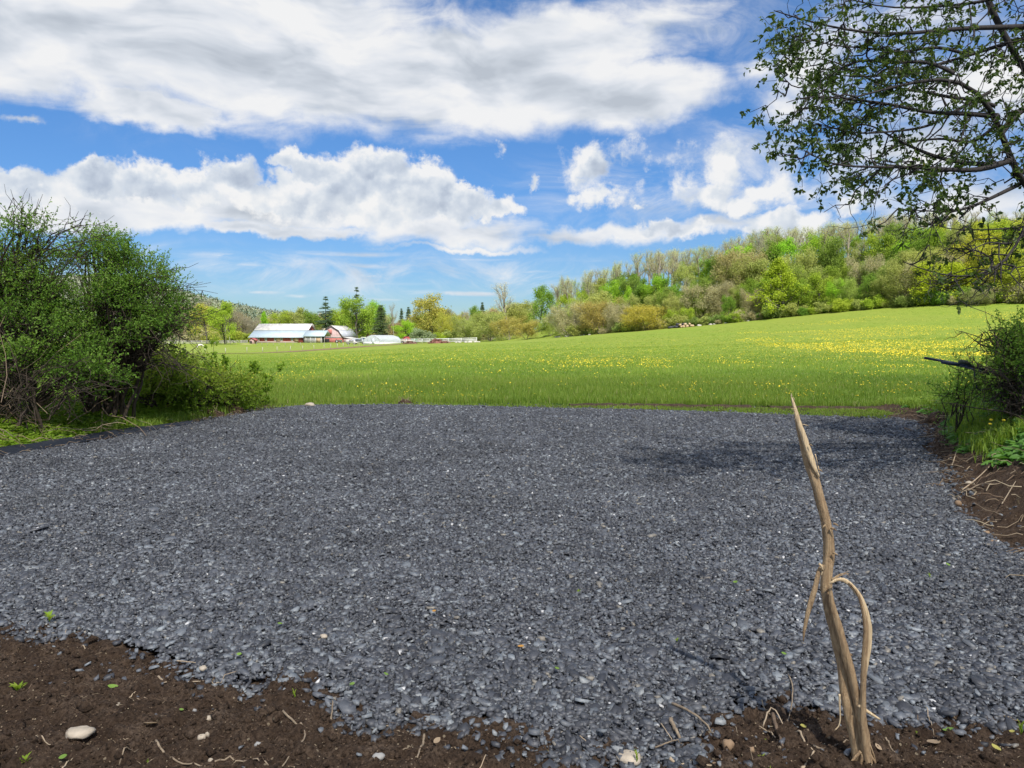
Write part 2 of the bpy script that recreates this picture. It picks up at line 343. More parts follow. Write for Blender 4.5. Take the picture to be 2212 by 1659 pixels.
# the cloud that shades the near field: a real lumpy cloud high up between the sun and the camera's place
def make_cloud():
    h = 700.0; off = Vector((sdir.x, sdir.y, 0))*(h/sdir.z)
    bm_v = []; b = B()
    nu, nv = 64, 28
    for (cx, cy, rx, ry, rz, sd) in [(10, -44, 340, 72, 26, 3)]:
        th = np.linspace(0, 2*PI, nu, endpoint=False); ph = np.linspace(0, PI, nv)
        T, Pp = np.meshgrid(th, ph)
        r = 1+.16*(fbm(np.cos(T)*2+9, np.sin(T)*2+Pp*2+sd, sd, 4)-.5)*2
        X = cx+rx*r*np.sin(Pp)*np.cos(T); Y = cy+ry*r*np.sin(Pp)*np.sin(T); Z = rz*r*np.cos(Pp)+rz*.25*(fbm(X/40, Y/20, 8, 4)-.5)
        V = np.stack([X, Y, Z], -1).reshape(-1, 3)
        i = np.arange(nv-1)[:, None]*nu; j = np.arange(nu)[None]; j2 = (j+1) % nu
        b.add(V, np.stack([i+j, i+nu+j, i+nu+j2, i+j2], -1).reshape(-1, 4))
    m, n_, bs, o_ = mat('cloud_white'); bs.inputs['Base Color'].default_value = (.9, .9, .9, 1); bs.inputs['Roughness'].default_value = 1
    tp = N(n_, 'ShaderNodeBsdfTransparent'); mx = N(n_, 'ShaderNodeMixShader'); mx.inputs[0].default_value = .74; L(n_, bs.outputs[0], mx.inputs[1]); L(n_, tp.outputs[0], mx.inputs[2]); L(n_, mx.outputs[0], o_.inputs[0])
    o = b.build('cloud', m, smooth=True); o.location = (off.x, off.y, h)
    tag(o, kind='structure')
make_cloud()

# ================================================================== outlines measured on the ground
PADPX = [(-300, 1110), (0, 985), (160, 957), (330, 930), (450, 905), (560, 884), (650, 874), (870, 873), (1200, 879), (1500, 887), (1980, 905), (2005, 925), (2000, 950), (2010, 975), (2040, 1010), (2055, 1060), (2085, 1095), (2130, 1135), (2212, 1195), (2400, 1320), (2560, 1500), (2400, 1545),
         (2212, 1545), (2050, 1532), (1930, 1562), (1820, 1540), (1740, 1525), (1690, 1488), (1655, 1490), (1640, 1530), (1600, 1545), (1560, 1535), (1530, 1580), (1470, 1590), (1440, 1672), (1380, 1675), (1370, 1612), (1230, 1600), (1160, 1580), (1090, 1560), (940, 1548), (800, 1556), (775, 1520), (690, 1497), (650, 1450), (500, 1468), (420, 1450), (330, 1420), (240, 1395), (130, 1362), (60, 1345), (0, 1345), (-200, 1340), (-500, 1330)]
PAD = np.array([gnd(x, y, .04)[:2] for x, y in PADPX])
def inside(P, Q):
    x, y = P[:, 0], P[:, 1]; r = np.zeros(len(P), bool); n = len(Q); j = n-1
    for i in range(n):
        xi, yi = Q[i]; xj, yj = Q[j]
        if yi != yj:
            r ^= ((yi > y) != (yj > y)) & (x < (xj-xi)*(y-yi)/(yj-yi)+xi)
        j = i
    return r
def pdist(P, Q):
    d = np.full(len(P), 1e9)
    for i in range(len(Q)):
        a = Q[i-1]; b_ = Q[i]; ab = b_-a; t = np.clip(((P-a)@ab)/(ab@ab+1e-12), 0, 1)
        d = np.minimum(d, np.linalg.norm(P-(a+t[:, None]*ab), axis=1))
    return d
_r = [(gnd(x, y, .04)[:2]) for x, y in [(1980, 905), (2005, 925), (2000, 950), (2010, 975), (2040, 1010), (2055, 1060), (2085, 1095), (2130, 1135), (2212, 1195), (2400, 1320)]][::-1]
RY = np.array([p[1] for p in _r]); RX = np.array([p[0] for p in _r])
def xR(y): return np.interp(y, np.concatenate([[1.5], RY, [19]]), np.concatenate([[RX[0]-.9], RX, [RX[-1]+1.2]]))
_l = [(gnd(x, y, .04)[:2]) for x, y in [(-300, 1110), (0, 985), (160, 957), (330, 930), (450, 905), (560, 884)]]
LY = np.array([p[1] for p in _l]); LX = np.array([p[0] for p in _l])
def xL(y): return np.interp(y, LY, LX)
def bankz(x, y):
    """the low bank right of the gravel, and the slight rise left of it"""
    d = x-xR(y); z = .46*sst(-.05, 1.15, d)*sst(17.5, 14, y)
    dl = xL(y)-x; z = z+.16*sst(.25, 1.6, dl)*sst(18.5, 15, y)*(np.asarray(y) > 5)
    return z
def Hn(x, y):
    return np.where((y > .0) & (y < 19), bankz(x, y), 0)+H(x, y)

# ------------------------------------------------------------------ ground sheet to the horizon
def make_ground():
    a1 = np.linspace(-42, 42, 211); a2 = np.linspace(42, 318, 70)[1:-1]
    th = np.radians(np.concatenate([a1, a2])); rr = .4*(7000/.4)**(np.linspace(0, 1, 330))
    T, R = np.meshgrid(th, rr); X = R*np.sin(T); Y = R*np.cos(T)
    Z = H(X, np.maximum(Y, 0))*sst(-5, 10, Y)
    dp = Z*0; m = (R < 26); P = np.stack([X[m], Y[m]], 1)
    Zn = np.where((Y > 0) & (R < 26), bankz(X, Y), 0)-.035
    ins = inside(P, PAD) | (P[:, 1] < 7); zz = Zn[m]; zz[ins] -= .03; Zn[m] = zz
    Z = np.where(R < 26, Z+Zn, Z)
    n = len(th); V = np.stack([X, Y, Z], -1).reshape(-1, 3)
    i = np.arange(len(rr)-1)[:, None]*n; j = np.arange(n)[None]; j2 = (j+1) % n
    b = B(); b.add(V, np.stack([i+j, i+j2, i+n+j2, i+n+j], -1).reshape(-1, 4))
    m, nt, bs, out = mat('meadow')
    p = pos(nt); s = N(nt, 'ShaderNodeSeparateXYZ'); L(nt, p, s.inputs[0])
    big = noise(nt, .045, 5, .6, p); mid = noise(nt, .9, 6, .65, p); fin = noise(nt, 9, 8, .7, p)
    near = ramp(nt, fin.outputs[0], [(.3, (.025, .055, .01)), (.7, (.085, .15, .025))]).outputs[0]
    far = ramp(nt, mid.outputs[0], [(.3, (.13, .205, .022)), (.5, (.18, .25, .030)), (.7, (.235, .285, .04))]).outputs[0]
    far = mixc(nt, mth(nt, 'MULTIPLY_ADD', big.outputs[0], 2.2, -.75, clamp=True), far, (.215, .25, .04))
    mr = N(nt, 'ShaderNodeMapRange', i_From_Min=18, i_From_Max=75); L(nt, s.outputs[1], mr.inputs[0])
    g = mixc(nt, mr.outputs[0], near, far)
    soil = ramp(nt, noise(nt, 30, 8, .7, p).outputs[0], [(.3, (.03, .018, .011)), (.7, (.085, .055, .036))]).outputs[0]
    sm = N(nt, 'ShaderNodeMapRange', i_From_Min=17.6, i_From_Max=18.2); L(nt, mth(nt, 'ADD', s.outputs[1], mth(nt, 'MULTIPLY_ADD', noise(nt, 2, 5, .6, p).outputs[0], 1.6, -.8)), sm.inputs[0])
    c = mixc(nt, sm.outputs[0], soil, g)
    L(nt, c, bs.inputs['Base Color']); bs.inputs['Roughness'].default_value = .9; bs.inputs['Specular IOR Level'].default_value = .15
    bump(nt, mid.outputs[0], .35, .25, bs)
    # end
    o = b.build('ground', m, smooth=True); tag(o, kind='structure')
make_ground()

# ------------------------------------------------------------------ bare soil in front and on the bank
def mapr_(nt, v):
    m = N(nt, 'ShaderNodeMapRange', i_From_Min=.42, i_From_Max=.62); L(nt, v, m.inputs[0]); return m.outputs[0]
def soilmat():
    m, nt, bs, out = mat('soil'); p = pos(nt)
    n1 = noise(nt, 7, 8, .7, p); n2 = noise(nt, 70, 8, .7, p)
    c = ramp(nt, n1.outputs[0], [(.28, (.046, .028, .018)), (.5, (.115, .076, .050)), (.74, (.22, .158, .112))]).outputs[0]
    c = mixc(nt, mapr_(nt, n2.outputs[0]), c, (.045, .028, .018))
    v = N(nt, 'ShaderNodeTexVoronoi'); v.inputs['Scale'].default_value = 55; L(nt, p, v.inputs['Vector'])
    sp_ = mth(nt, 'GREATER_THAN', mth(nt, 'SUBTRACT', N(nt, 'ShaderNodeSeparateColor').outputs[0], 0), .975)
    sc = sp_.node.inputs[0].links[0].from_node.inputs[0].links[0].from_node; L(nt, v.outputs['Color'], sc.inputs[0])
    sp2 = mth(nt, 'MULTIPLY', sp_, mth(nt, 'LESS_THAN', v.outputs['Distance'], .32))
    c = mixc(nt, sp2, c, (.34, .27, .18))
    L(nt, c, bs.inputs['Base Color']); bs.inputs['Roughness'].default_value = .95; bs.inputs['Specular IOR Level'].default_value = .2
    b1 = N(nt, 'ShaderNodeBump'); b1.inputs['Strength'].default_value = 1; b1.inputs['Distance'].default_value = .03; L(nt, n2.outputs[0], b1.inputs['Height']); L(nt, b1.outputs[0], bs.inputs['Normal'])
    return m
SOIL = soilmat()
def clods(x, y):
    f = fbm(x*5, y*5, 3, 3); g = fbm(x*22, y*22, 9, 4); h = fbm(x*70, y*70, 12, 3)
    cl = np.maximum(0, vn(x*13, y*13, 31)-.62)*fbm(x*2, y*2, 44, 2)
    return .06*(f-.5)+.075*(g-.5)+.044*(h-.5)+.18*cl
def grid(xs, ys, zf, name, material, mask=None, lab=None):
    X, Y = np.meshgrid(xs, ys); Z = zf(X, Y); n = len(xs); b = B()
    i = np.arange(len(ys)-1)[:, None]*n; j = np.arange(n-1)[None]
    f = np.stack([i+j, i+j+1, i+n+j+1, i+n+j], -1).reshape(-1, 4)
    if mask is not None:
        k = mask(X, Y).reshape(-1); f = f[k[f].all(1)]
    b.add(np.stack([X, Y, Z], -1).reshape(-1, 3), f); o = b.build(name, material, smooth=True); return o
def zsoil(X, Y):
    sh = X.shape; P = np.stack([X.ravel(), Y.ravel()], 1); ins = inside(P, PAD); dd = pdist(P, PAD)
    dd = np.where(ins, dd, -dd).reshape(sh)
    return bankz(X, Y)+.012+clods(X, Y)*(1-.85*sst(0, .25, dd))-.055*sst(0, .2, dd)
o = grid(np.arange(-4.9, 4.4, .0165), np.arange(.6, 5.2, .0165), zsoil, 'bare_soil', SOIL); tag(o, kind='structure')
def zbank(X, Y):
    d = X-xR(Y)
    return bankz(X, Y)+.01+clods(X, Y)*1.15*sst(-.25, .1, d)-.05*sst(.02, -.25, d)+.05*(fbm(X*1.7, Y*1.7, 77, 3)-.5)*sst(0, .4, d)
o = grid(np.arange(3.0, 11.5, .03), np.arange(5.2, 18.2, .03), zbank, 'soil_bank', SOIL, lambda X, Y: (X > xR(Y)-.4) & (X < xR(Y)+2.6)); tag(o, kind='structure')

# ------------------------------------------------------------------ gravel
def gravelmats():
    m, nt, bs, out = mat('gravel_bed'); p = pos(nt)
    v = N(nt, 'ShaderNodeTexVoronoi'); v.inputs['Scale'].default_value = 38; L(nt, p, v.inputs['Vector'])
    sc = N(nt, 'ShaderNodeSeparateColor'); L(nt, v.outputs['Color'], sc.inputs[0])
    c = ramp(nt, sc.outputs[0], [(0, (.028, .030, .036)), (.6, (.062, .066, .078)), (1, (.11, .12, .135))]).outputs[0]
    L(nt, c, bs.inputs['Base Color']); bs.inputs['Roughness'].default_value = .7
    b1 = N(nt, 'ShaderNodeBump', invert=True); b1.inputs['Strength'].default_value = .8; b1.inputs['Distance'].default_value = .015; L(nt, v.outputs['Distance'], b1.inputs['Height']); L(nt, b1.outputs[0], bs.inputs['Normal'])
    m2, nt, bs, out = mat('slate_chip')
    t = N(nt, 'ShaderNodeAttribute', attribute_name='tint').outputs['Fac']
    c = ramp(nt, t, [(0, (.030, .032, .037)), (.25, (.062, .065, .074)), (.5, (.103, .109, .121)), (.72, (.152, .164, .178)), (.9, (.235, .26, .275)), (.965, (.35, .38, .39)), (.975, (.20, .17, .12)), (.985, (.66, .66, .64))]).outputs[0]
    n = noise(nt, 60, 5, .7, pos(nt)); lay = mixc(nt, 1.0, c, ramp(nt, n.outputs[0], [(.3, (.72, .72, .74)), (.7, (1.22, 1.2, 1.18))]).outputs[0], 'MULTIPLY')
    pt = noise(nt, .8, 4, .6, pos(nt)); lay = mixc(nt, 1.0, lay, ramp(nt, pt.outputs[0], [(.35, (.74, .73, .73)), (.65, (1.14, 1.14, 1.15))]).outputs[0], 'MULTIPLY')
    L(nt, lay, bs.inputs['Base Color']); bs.inputs['Roughness'].default_value = .48; bs.inputs['Specular IOR Level'].default_value = .5
    bump(nt, n.outputs[0], .5, .004, bs)
    return m, m2
GB, SLATE = gravelmats()
def zpad(x, y): return .028+.035*(fbm(np.asarray(x)/.9, np.asarray(y)/.9, 21, 3)-.5)
def make_gravel():
    xs = np.arange(-9, 9.6, .06); ys = np.arange(2.4, 18.6, .06)
    def mk(X, Y):
        P = np.stack([X.ravel(), Y.ravel()], 1); return (inside(P, PAD) & (pdist(P, PAD) > .07)).reshape(X.shape)
    o = grid(xs, ys, lambda X, Y: zpad(X, Y)-.004, 'gravel_bed', GB, mk); tag(o, kind='structure')
    b = B()
    def chips(n, y0, y1, size, k, sig=.36, stray=0.05):
        y = rng.uniform(y0, y1, n); hw = np.minimum(.80*y+1.3, 9.5); x = rng.uniform(-1, 1, n)*hw
        P = np.stack([x, y], 1)
        jit = np.stack([vn(x*3, y*3, 5)-.5, vn(x*3, y*3, 6)-.5], 1)*.22+np.stack([vn(x*11, y*11, 7)-.5, vn(x*11, y*11, 8)-.5], 1)*.10
        ins = inside(P+jit+rng.normal(size=(n, 2))*stray*rng.exponential(1, (n, 1)), PAD)
        P = P[ins]; n = len(P)
        dd = pdist(P, PAD); isin = inside(P, PAD)
        sz = size*np.exp(rng.normal(size=n)*sig); asp = rng.uniform(.5, .95, n); th = np.clip(sz*rng.uniform(.12, .38, n), .003, .014)
        sz = np.where(P[:, 1] < 3.9, sz*1.12, sz)
        z = np.where(isin, zpad(P[:, 0], P[:, 1])-.016*sst(.15, 0, dd)+rng.uniform(-.003, .019, n), clods(P[:, 0], P[:, 1])*.9+bankz(P[:, 0], P[:, 1])+.018)
        ang = np.linspace(0, 2*PI, k, endpoint=False)[None]+rng.uniform(-.32, .32, (n, k))+rng.uniform(0, 6.28, (n, 1))
        rad = rng.uniform(.52, 1.12, (n, k))
        lx = np.cos(ang)*rad*.5*sz[:, None]; ly = np.sin(ang)*rad*.5*(sz*asp)[:, None]
        yaw = rng.uniform(0, 2*PI, n); tx = rng.normal(size=n)*.27; ty = rng.normal(size=n)*.27
        def put(lx, ly, lz):
            ca, sa = np.cos(yaw)[:, None], np.sin(yaw)[:, None]
            X = lx*ca-ly*sa; Y = lx*sa+ly*ca; Z = lz+X*np.sin(tx)[:, None]+Y*np.sin(ty)[:, None]
            return np.stack([X+P[:, :1], Y+P[:, 1:], Z+z[:, None]], -1)
        top = put(lx*.97+rng.normal(size=(n, k))*.0008, ly*.97, (th*.5)[:, None]+rng.normal(size=(n, k))*.0008); bot = put(lx, ly, -(th*.5)[:, None]*np.ones((1, k)))
        V = np.concatenate([top, bot], 1)
        i = np.arange(n)[:, None]*2*k; j = np.arange(k); j2 = (j+1) % k
        t = np.clip(rng.beta(1.7, 1.9, n)*.97, 0, .94); q = rng.random(n); t = np.where(q < .012, .967, t); t = np.where((q > .012) & (q < .022), .975, t); t = np.where((q > .022) & (q < .029) & (sz < .038), 1.0, t)
        base = b.n; b.add(V.reshape(-1, 3), i+j[None], t)
        side = np.stack([i+j, i+k+j, i+k+j2, i+j2], -1).reshape(-1, 4)+base
        b.f.setdefault(4, []).append(side); b.t.setdefault(4, []).append(np.repeat(t, k))
    chips(125000, 2.4, 5.0, .022, 5, .5); chips(110000, 4.8, 7.5, .025, 5, .45); chips(24000, 2.4, 7.5, .044, 6, .28)
    chips(130000, 7.3, 11.5, .030, 5, .42); chips(130000, 11.3, 18.6, .038, 4, .42, .12)
    o = b.build('gravel', SLATE); tag(o, kind='stuff')
make_gravel()

# ------------------------------------------------------------------ meadow grass
GRASS = leafmat('grass_blade', [(0, (.12, .215, .03)), (.35, (.21, .33, .045)), (.7, (.31, .42, .07)), (.93, (.41, .45, .11)), (1, (.50, .45, .22))], .45, .6)
def zone(x, y):
    """0 none, 1 mown strip, 2 tall"""
    ln = np.interp(x, [-8, -5, 1.6, 9.6, 14], [17.9, 18.2, 18.25, 17.2, 17.0])
    return np.where(y > ln, 2, 1)
def make_grass():
    b = B()
    def tuft(n, y0, y1, hw, h0, w0, nb, tri=False, tall=True):
        u = rng.uniform(0, 1, n); y = y0*(y1/y0)**u if y1/y0 > 1.8 else rng.uniform(y0, y1, n)
        x = rng.uniform(-1, 1, n)*(hw*y+1.5); P = np.stack([x, y], 1)
        if y0 < 20:
            jt = np.stack([vn(x*2.3, y*2.3, 91)-.5, (vn(x*2.3, y*2.3, 92)-.5)*1.3], 1)*.6+np.array([0, -.10]); ok = ~inside(P+jt, PAD) & ~((x > xR(y)-.4) & (y < 15.5)) & ((x > xL(y)+.2) | (y > 17.0)); P = P[ok]; x, y = P.T; n = len(P)
        z0 = Hn(x, y)
        Zn = zone(x, y); dens = fbm(x/1.3, y/1.3, 51, 3); big = fbm(x/7, y/7, 52, 3)
        hh = h0*(.45+.75*dens+.5*(big-.5))*np.where(Zn == 1, .28, 1.0)*np.exp(rng.normal(size=n)*.18)
        streak = (Zn == 1) & (np.abs(y-np.interp(x, [-8, 1.6, 9.6, 14], [18.0, 18.0, 17.0, 16.8])) < .28) & (x > 1) & (vn(x*1.3, y*2, 3) > .32)
        keep = ~streak; P = P[keep]; x, y, z0, hh, dens, big = [q[keep] for q in (x, y, z0, hh, dens, big)]; n = len(P)
        bx = np.repeat(x, nb)+rng.normal(size=n*nb)*w0*4; by = np.repeat(y, nb)+rng.normal(size=n*nb)*w0*4; bz = np.repeat(z0, nb)-.02
        bh = np.repeat(hh, nb)*rng.uniform(.5, 1.15, n*nb); a = rng.uniform(0, 2*PI, n*nb); ln = rng.uniform(.05, .55, n*nb)*bh
        wx = np.cos(a)*w0*.5; wy = np.sin(a)*w0*.5; lx = np.cos(a+1.3)*ln; ly = np.sin(a+1.3)*ln
        t = np.clip(np.repeat(.30+.62*(big-.3)+.35*(dens-.5), nb)+rng.normal(size=n*nb)*.15, 0, .97); t = np.where(rng.random(n*nb) < .03, 1, t)
        p0 = np.stack([bx-wx, by-wy, bz], 1); p1 = np.stack([bx+wx, by+wy, bz], 1)
        if tri:
            V = np.stack([p0, p1, np.stack([bx+lx, by+ly, bz+bh], 1)], 1); b.add(V.reshape(-1, 3), np.arange(n*nb)[:, None]*3+np.array([0, 1, 2]), t)
        else:
            m = np.stack([bx+lx*.3, by+ly*.3, bz+bh*.6], 1); wv = np.stack([wx, wy, wx*0], 1)*.8
            V = np.stack([p0, p1, m+wv, m-wv, np.stack([bx+lx, by+ly, bz+bh*.98], 1)], 1)
            k = np.arange(n*nb)[:, None]*5; base = b.n; b.add(V.reshape(-1, 3), k+np.array([0, 1, 2, 3]), t)
            b.f.setdefault(3, []).append(k+np.array([3, 2, 4])+base); b.t.setdefault(3, []).append(t)
    tuft(42000, 14.5, 25, .74, .20, .011, 8)
    tuft(46000, 24, 45, .74, .16, .018, 7, True)
    tuft(40000, 44, 95, .74, .13, .036, 7, True)
    tuft(30000, 88, 165, .74, .11, .055, 6, True)
    o = b.build('grass', GRASS); tag(o, kind='stuff')
make_grass()

# thin streaks of turned soil between the mown strip and the meadow
for pts_, wd_ in (([(1230, 872.5), (1420, 874), (1620, 877)], .22), ([(1660, 878), (1850, 880), (2010, 882)], .26)):
    P_ = smoothline([gnd(px, py, .02) for px, py in pts_], 60); X_, Y_ = P_[:, 0], P_[:, 1]; b = B(); V_ = []
    for k_ in (-1, -.3, .3, 1): V_.append(np.stack([X_, Y_+k_*wd_*(.35+.9*vn(X_*2.1, X_*0, 4)), H(X_, Y_)+(.035 if abs(k_) < .5 else -.03)+.04*(vn(X_*6, X_*0+k_, 3)-.5)], 1))
    V_ = np.stack(V_, 1).reshape(-1, 3); i_ = np.arange(59)[:, None]*4; j_ = np.arange(3)[None]
    b.add(V_, np.stack([i_+j_, i_+4+j_, i_+5+j_, i_+j_+1], -1).reshape(-1, 4)); o = b.build('bare_soil', SOIL, smooth=True); tag(o, kind='structure')
# ------------------------------------------------------------------ dandelions
YEL = simple('dandelion_yellow', (.78, .60, .03), .7, .12, 30)
def dandy_arrays(P, r, hgt, k=6):
    n = len(P); th = np.linspace(0, 2*PI, k, endpoint=False)[None]+rng.uniform(0, 1, (n, 1))
    tl = rng.normal(size=(n, 2))*.35
    rx = np.cos(th)*r[:, None]; ry = np.sin(th)*r[:, None]
    ring = np.stack([P[:, :1]+rx, P[:, 1:2]+ry, P[:, 2:]+hgt[:, None]+rx*tl[:, :1]+ry*tl[:, 1:]], -1)
    return ring
def flowers(n, y0, y1, x0f, x1f, thr, sd, r0, base=.0):
    y = y0*(y1/y0)**rng.uniform(0, 1, n); x = rng.uniform(x0f, x1f, n)*y
    f = fbm(x/3.2, y/5.5, sd, 3)+.12*(fbm(x/.7, y/.9, sd+5, 2)-.5)
    k = ((f > thr) & (rng.random(n) < .6)) | (rng.random(n) < base); x, y = x[k], y[k]
    ok = (y > 18.4)
    return x[ok], y[ok]
def make_dandelions():
    x1, y1 = flowers(9000, 18.5, 62, -.42, .66, .60, 61, .02, .055)
    o_ = np.argsort(y1); x1, y1 = x1[o_], y1[o_]
    z1 = H(x1, y1)
    # one dandelion, copied for the 300 nearest
    b = B(); th = np.linspace(0, 2*PI, 9, endpoint=False)
    top = np.stack([np.cos(th)*.022, np.sin(th)*.022, .195+0*th], 1); mid = np.stack([np.cos(th)*.014, np.sin(th)*.014, .207+0*th], 1); bot = np.stack([np.cos(th)*.007, np.sin(th)*.007, .183+0*th], 1)
    i = np.arange(9); j = (i+1) % 9
    V = np.concatenate([bot, top, mid]); b.polys(V, [tuple(c) for c in np.stack([i, j, 9+j, 9+i], 1)]+[tuple(c) for c in np.stack([9+i, 9+j, 18+j, 18+i], 1)]+[tuple(18+i)])
    first = b.build('dandelion', YEL); s = B(); s.tube([(0, 0, 0), (.006, .003, .1), (0, 0, .186)], [.0022, .002, .002], 4); stm = s.build('stem', simple('dandelion_stem', (.16, .2, .05)), first)
    tag(first, 'yellow dandelion flower in the near meadow grass', 'dandelion', 'dandelions in the near meadow grass')
    near = min(300, len(x1))
    for q in range(near):
        o = first if q == 0 else dup(first, (0, 0, 0), 0, 1, label=first['label'], group=first['group'])
        o.location = (x1[q], y1[q], z1[q]-.01); s_ = random.uniform(.6, .95); o.scale = (s_*1.1, s_*1.1, s_*random.uniform(.7, 1.05)); o.rotation_euler = (random.uniform(-.3, .3), random.uniform(-.3, .3), random.uniform(0, 6))
    b = B()
    X = [x1[near:]]; Y = [y1[near:]]; R = [np.full(len(x1)-near, .021)]
    x2, y2 = flowers(5500, 36, 52, -.1, .66, .50, 71, .02, .05); X.append(x2); Y.append(y2); R.append(np.full(len(x2), .025))
    # the yellow swath up the slope on the right
    n = 60000; y3 = rng.uniform(52, 150, n); q = rng.uniform(.30, .72, n); x3 = q*y3
    f = fbm(x3/10, y3/13, 81, 4); cen = np.exp(-((q-np.interp(y3, [52, 150], [.56, .44]))/.17)**2)*np.exp(-((y3-86)/42)**2)
    k = (rng.random(n) < np.clip((f*1.1+cen*.30+.25*(fbm(x3*.35, y3*.12, 4, 3)-.5)-.66)*2.2, .010, .34)); X.append(x3[k]); Y.append(y3[k]); R.append(np.full(k.sum(), .042))
    n = 5000; y4 = rng.uniform(45, 120, n); x4 = rng.uniform(-.3, .7, n)*y4; X.append(x4); Y.append(y4); R.append(np.full(n, .026))
    X = np.concatenate(X); Y = np.concatenate(Y); R = np.concatenate(R)*np.exp(rng.normal(size=len(X))*.15); P = np.stack([X, Y, H(X, Y)], 1)
    hg = rng.uniform(.16, .24, len(X)); ring = dandy_arrays(P, R, hg)
    top = np.stack([P[:, 0], P[:, 1], P[:, 2]+hg+R*.5], -1)[:, None]
    V = np.concatenate([ring, top], 1); i = np.arange(len(X))[:, None]*7
    b.add(V.reshape(-1, 3), np.concatenate([i+np.array([a, (a+1) % 6, 6]) for a in range(6)]))
    o = b.build('dandelion_flowers', YEL); tag(o, kind='stuff')
make_dandelions()
# ================================================================== trees
def crownmat():
    m, nt, bs, out = mat('tree_foliage')
    t = N(nt, 'ShaderNodeAttribute', attribute_name='tint').outputs['Fac']
    oi = N(nt, 'ShaderNodeObjectInfo')
    g = ramp(nt, t, [(0, (1.25, 1.30, 1.1)), (.5, (1.95, 1.85, 1.8)), (1, (2.6, 2.4, 2.1))]).outputs[0]
    c = mixc(nt, 1.0, oi.outputs['Color'], g, 'MULTIPLY')
    hs = N(nt, 'ShaderNodeHueSaturation'); L(nt, c, hs.inputs['Color']); L(nt, mth(nt, 'MULTIPLY_ADD', oi.outputs['Random'], .022, .486), hs.inputs['Hue'])
    L(nt, hs.outputs[0], bs.inputs['Base Color']); bs.inputs['Roughness'].default_value = .7; bs.inputs['Specular IOR Level'].default_value = .15
    tr = N(nt, 'ShaderNodeBsdfTranslucent'); L(nt, hs.outputs[0], tr.inputs['Color'])
    mx = N(nt, 'ShaderNodeMixShader'); mx.inputs[0].default_value = .45
    L(nt, bs.outputs[0], mx.inputs[1]); L(nt, tr.outputs[0], mx.inputs[2]); L(nt, mx.outputs[0], out.inputs[0]); return m
FOL = crownmat()
BARKG = barkmat('bark_grey', (.20, .17, .13), (.38, .33, .27), 6, 4, .02)
BARKD = barkmat('bark_dark', (.035, .03, .026), (.10, .085, .07), 6, 4, .02)
def nrm(v): v = np.asarray(v, float); return v/(np.linalg.norm(v)+1e-9)
def grow(b, p, d, Ln, r, lev, prm, tips, R):
    n = 4; P = [p]; dd = nrm(d)
    for i in range(n):
        dd = nrm(dd+R.normal(size=3)*prm['wob']+np.array([0, 0, prm['up'][min(lev, len(prm['up'])-1)]])*.25)
        P.append(P[-1]+dd*Ln/n)
    P = np.array(P); b.tube(P, np.linspace(r, r*.45, n+1), 5 if lev == 0 else 3, cap=False)
    if lev >= prm['lev']:
        tips.append(P[-1]); tips.append(P[2]); return
    k = prm['kids'][lev]; a0 = R.uniform(0, 6.28)
    for i in range(k):
        t = prm['t0'][lev]+(1-prm['t0'][lev])*(i+.6)/k; q = min(int(t*n), n-1); f = t*n-q; pp = P[q]*(1-f)+P[q+1]*f
        dr = nrm(P[q+1]-P[q]); a = a0+i*2.4+R.normal()*.3
        s = nrm(np.cross(dr, [.3, .2, 1.0] if abs(dr[2]) < .9 else [1, 0, 0])); u = np.cross(dr, s)
        sp_ = prm['ang'][lev]*R.uniform(.75, 1.2)
        nd = dr*math.cos(sp_)+(s*math.cos(a)+u*math.sin(a))*math.sin(sp_)
        shp = prm['shape'](t) if lev == 0 else (1.15-.5*t)
        grow(b, pp, nd, Ln*prm['len'][lev]*shp*R.uniform(.75, 1.15), r*(.62 if lev else .5)*(1.1-.5*t), lev+1, prm, tips, R)
    tips.append(P[-1])
def cards(b, T, m, Rad, size, asp, R, updroop=0.0, flat=1.0, tb=.5):
    T = np.asarray(T); n = len(T)*m
    c = np.repeat(T, m, 0)+R.normal(size=(n, 3))*Rad*np.array([1, 1, flat])*.55
    D = rdir(n, R); D[:, 2] = D[:, 2]*.8+updroop; Nn = rdir(n, R)
    ti = np.repeat(R.normal(size=len(T))*.18, m)+R.normal(size=n)*.16+tb
    leaves(b, c, D, Nn, size*R.uniform(.6, 1.3, n), size*asp*R.uniform(.7, 1.2, n), np.clip(ti, 0, 1), .15)
PROTO = {}
def proto(key, name, w0, h0, trunk, crown, bark=None):
    """root with trunk and crown, built at its real size far from view; dup() places the copies and the original is re-used by the first"""
    r = empty(name, (0, 0, 0)); trunk.build('trunk', bark or BARKG, r); crown.build('crown', FOL, r)
    PROTO.setdefault(key, []).append([r, w0, h0, False])
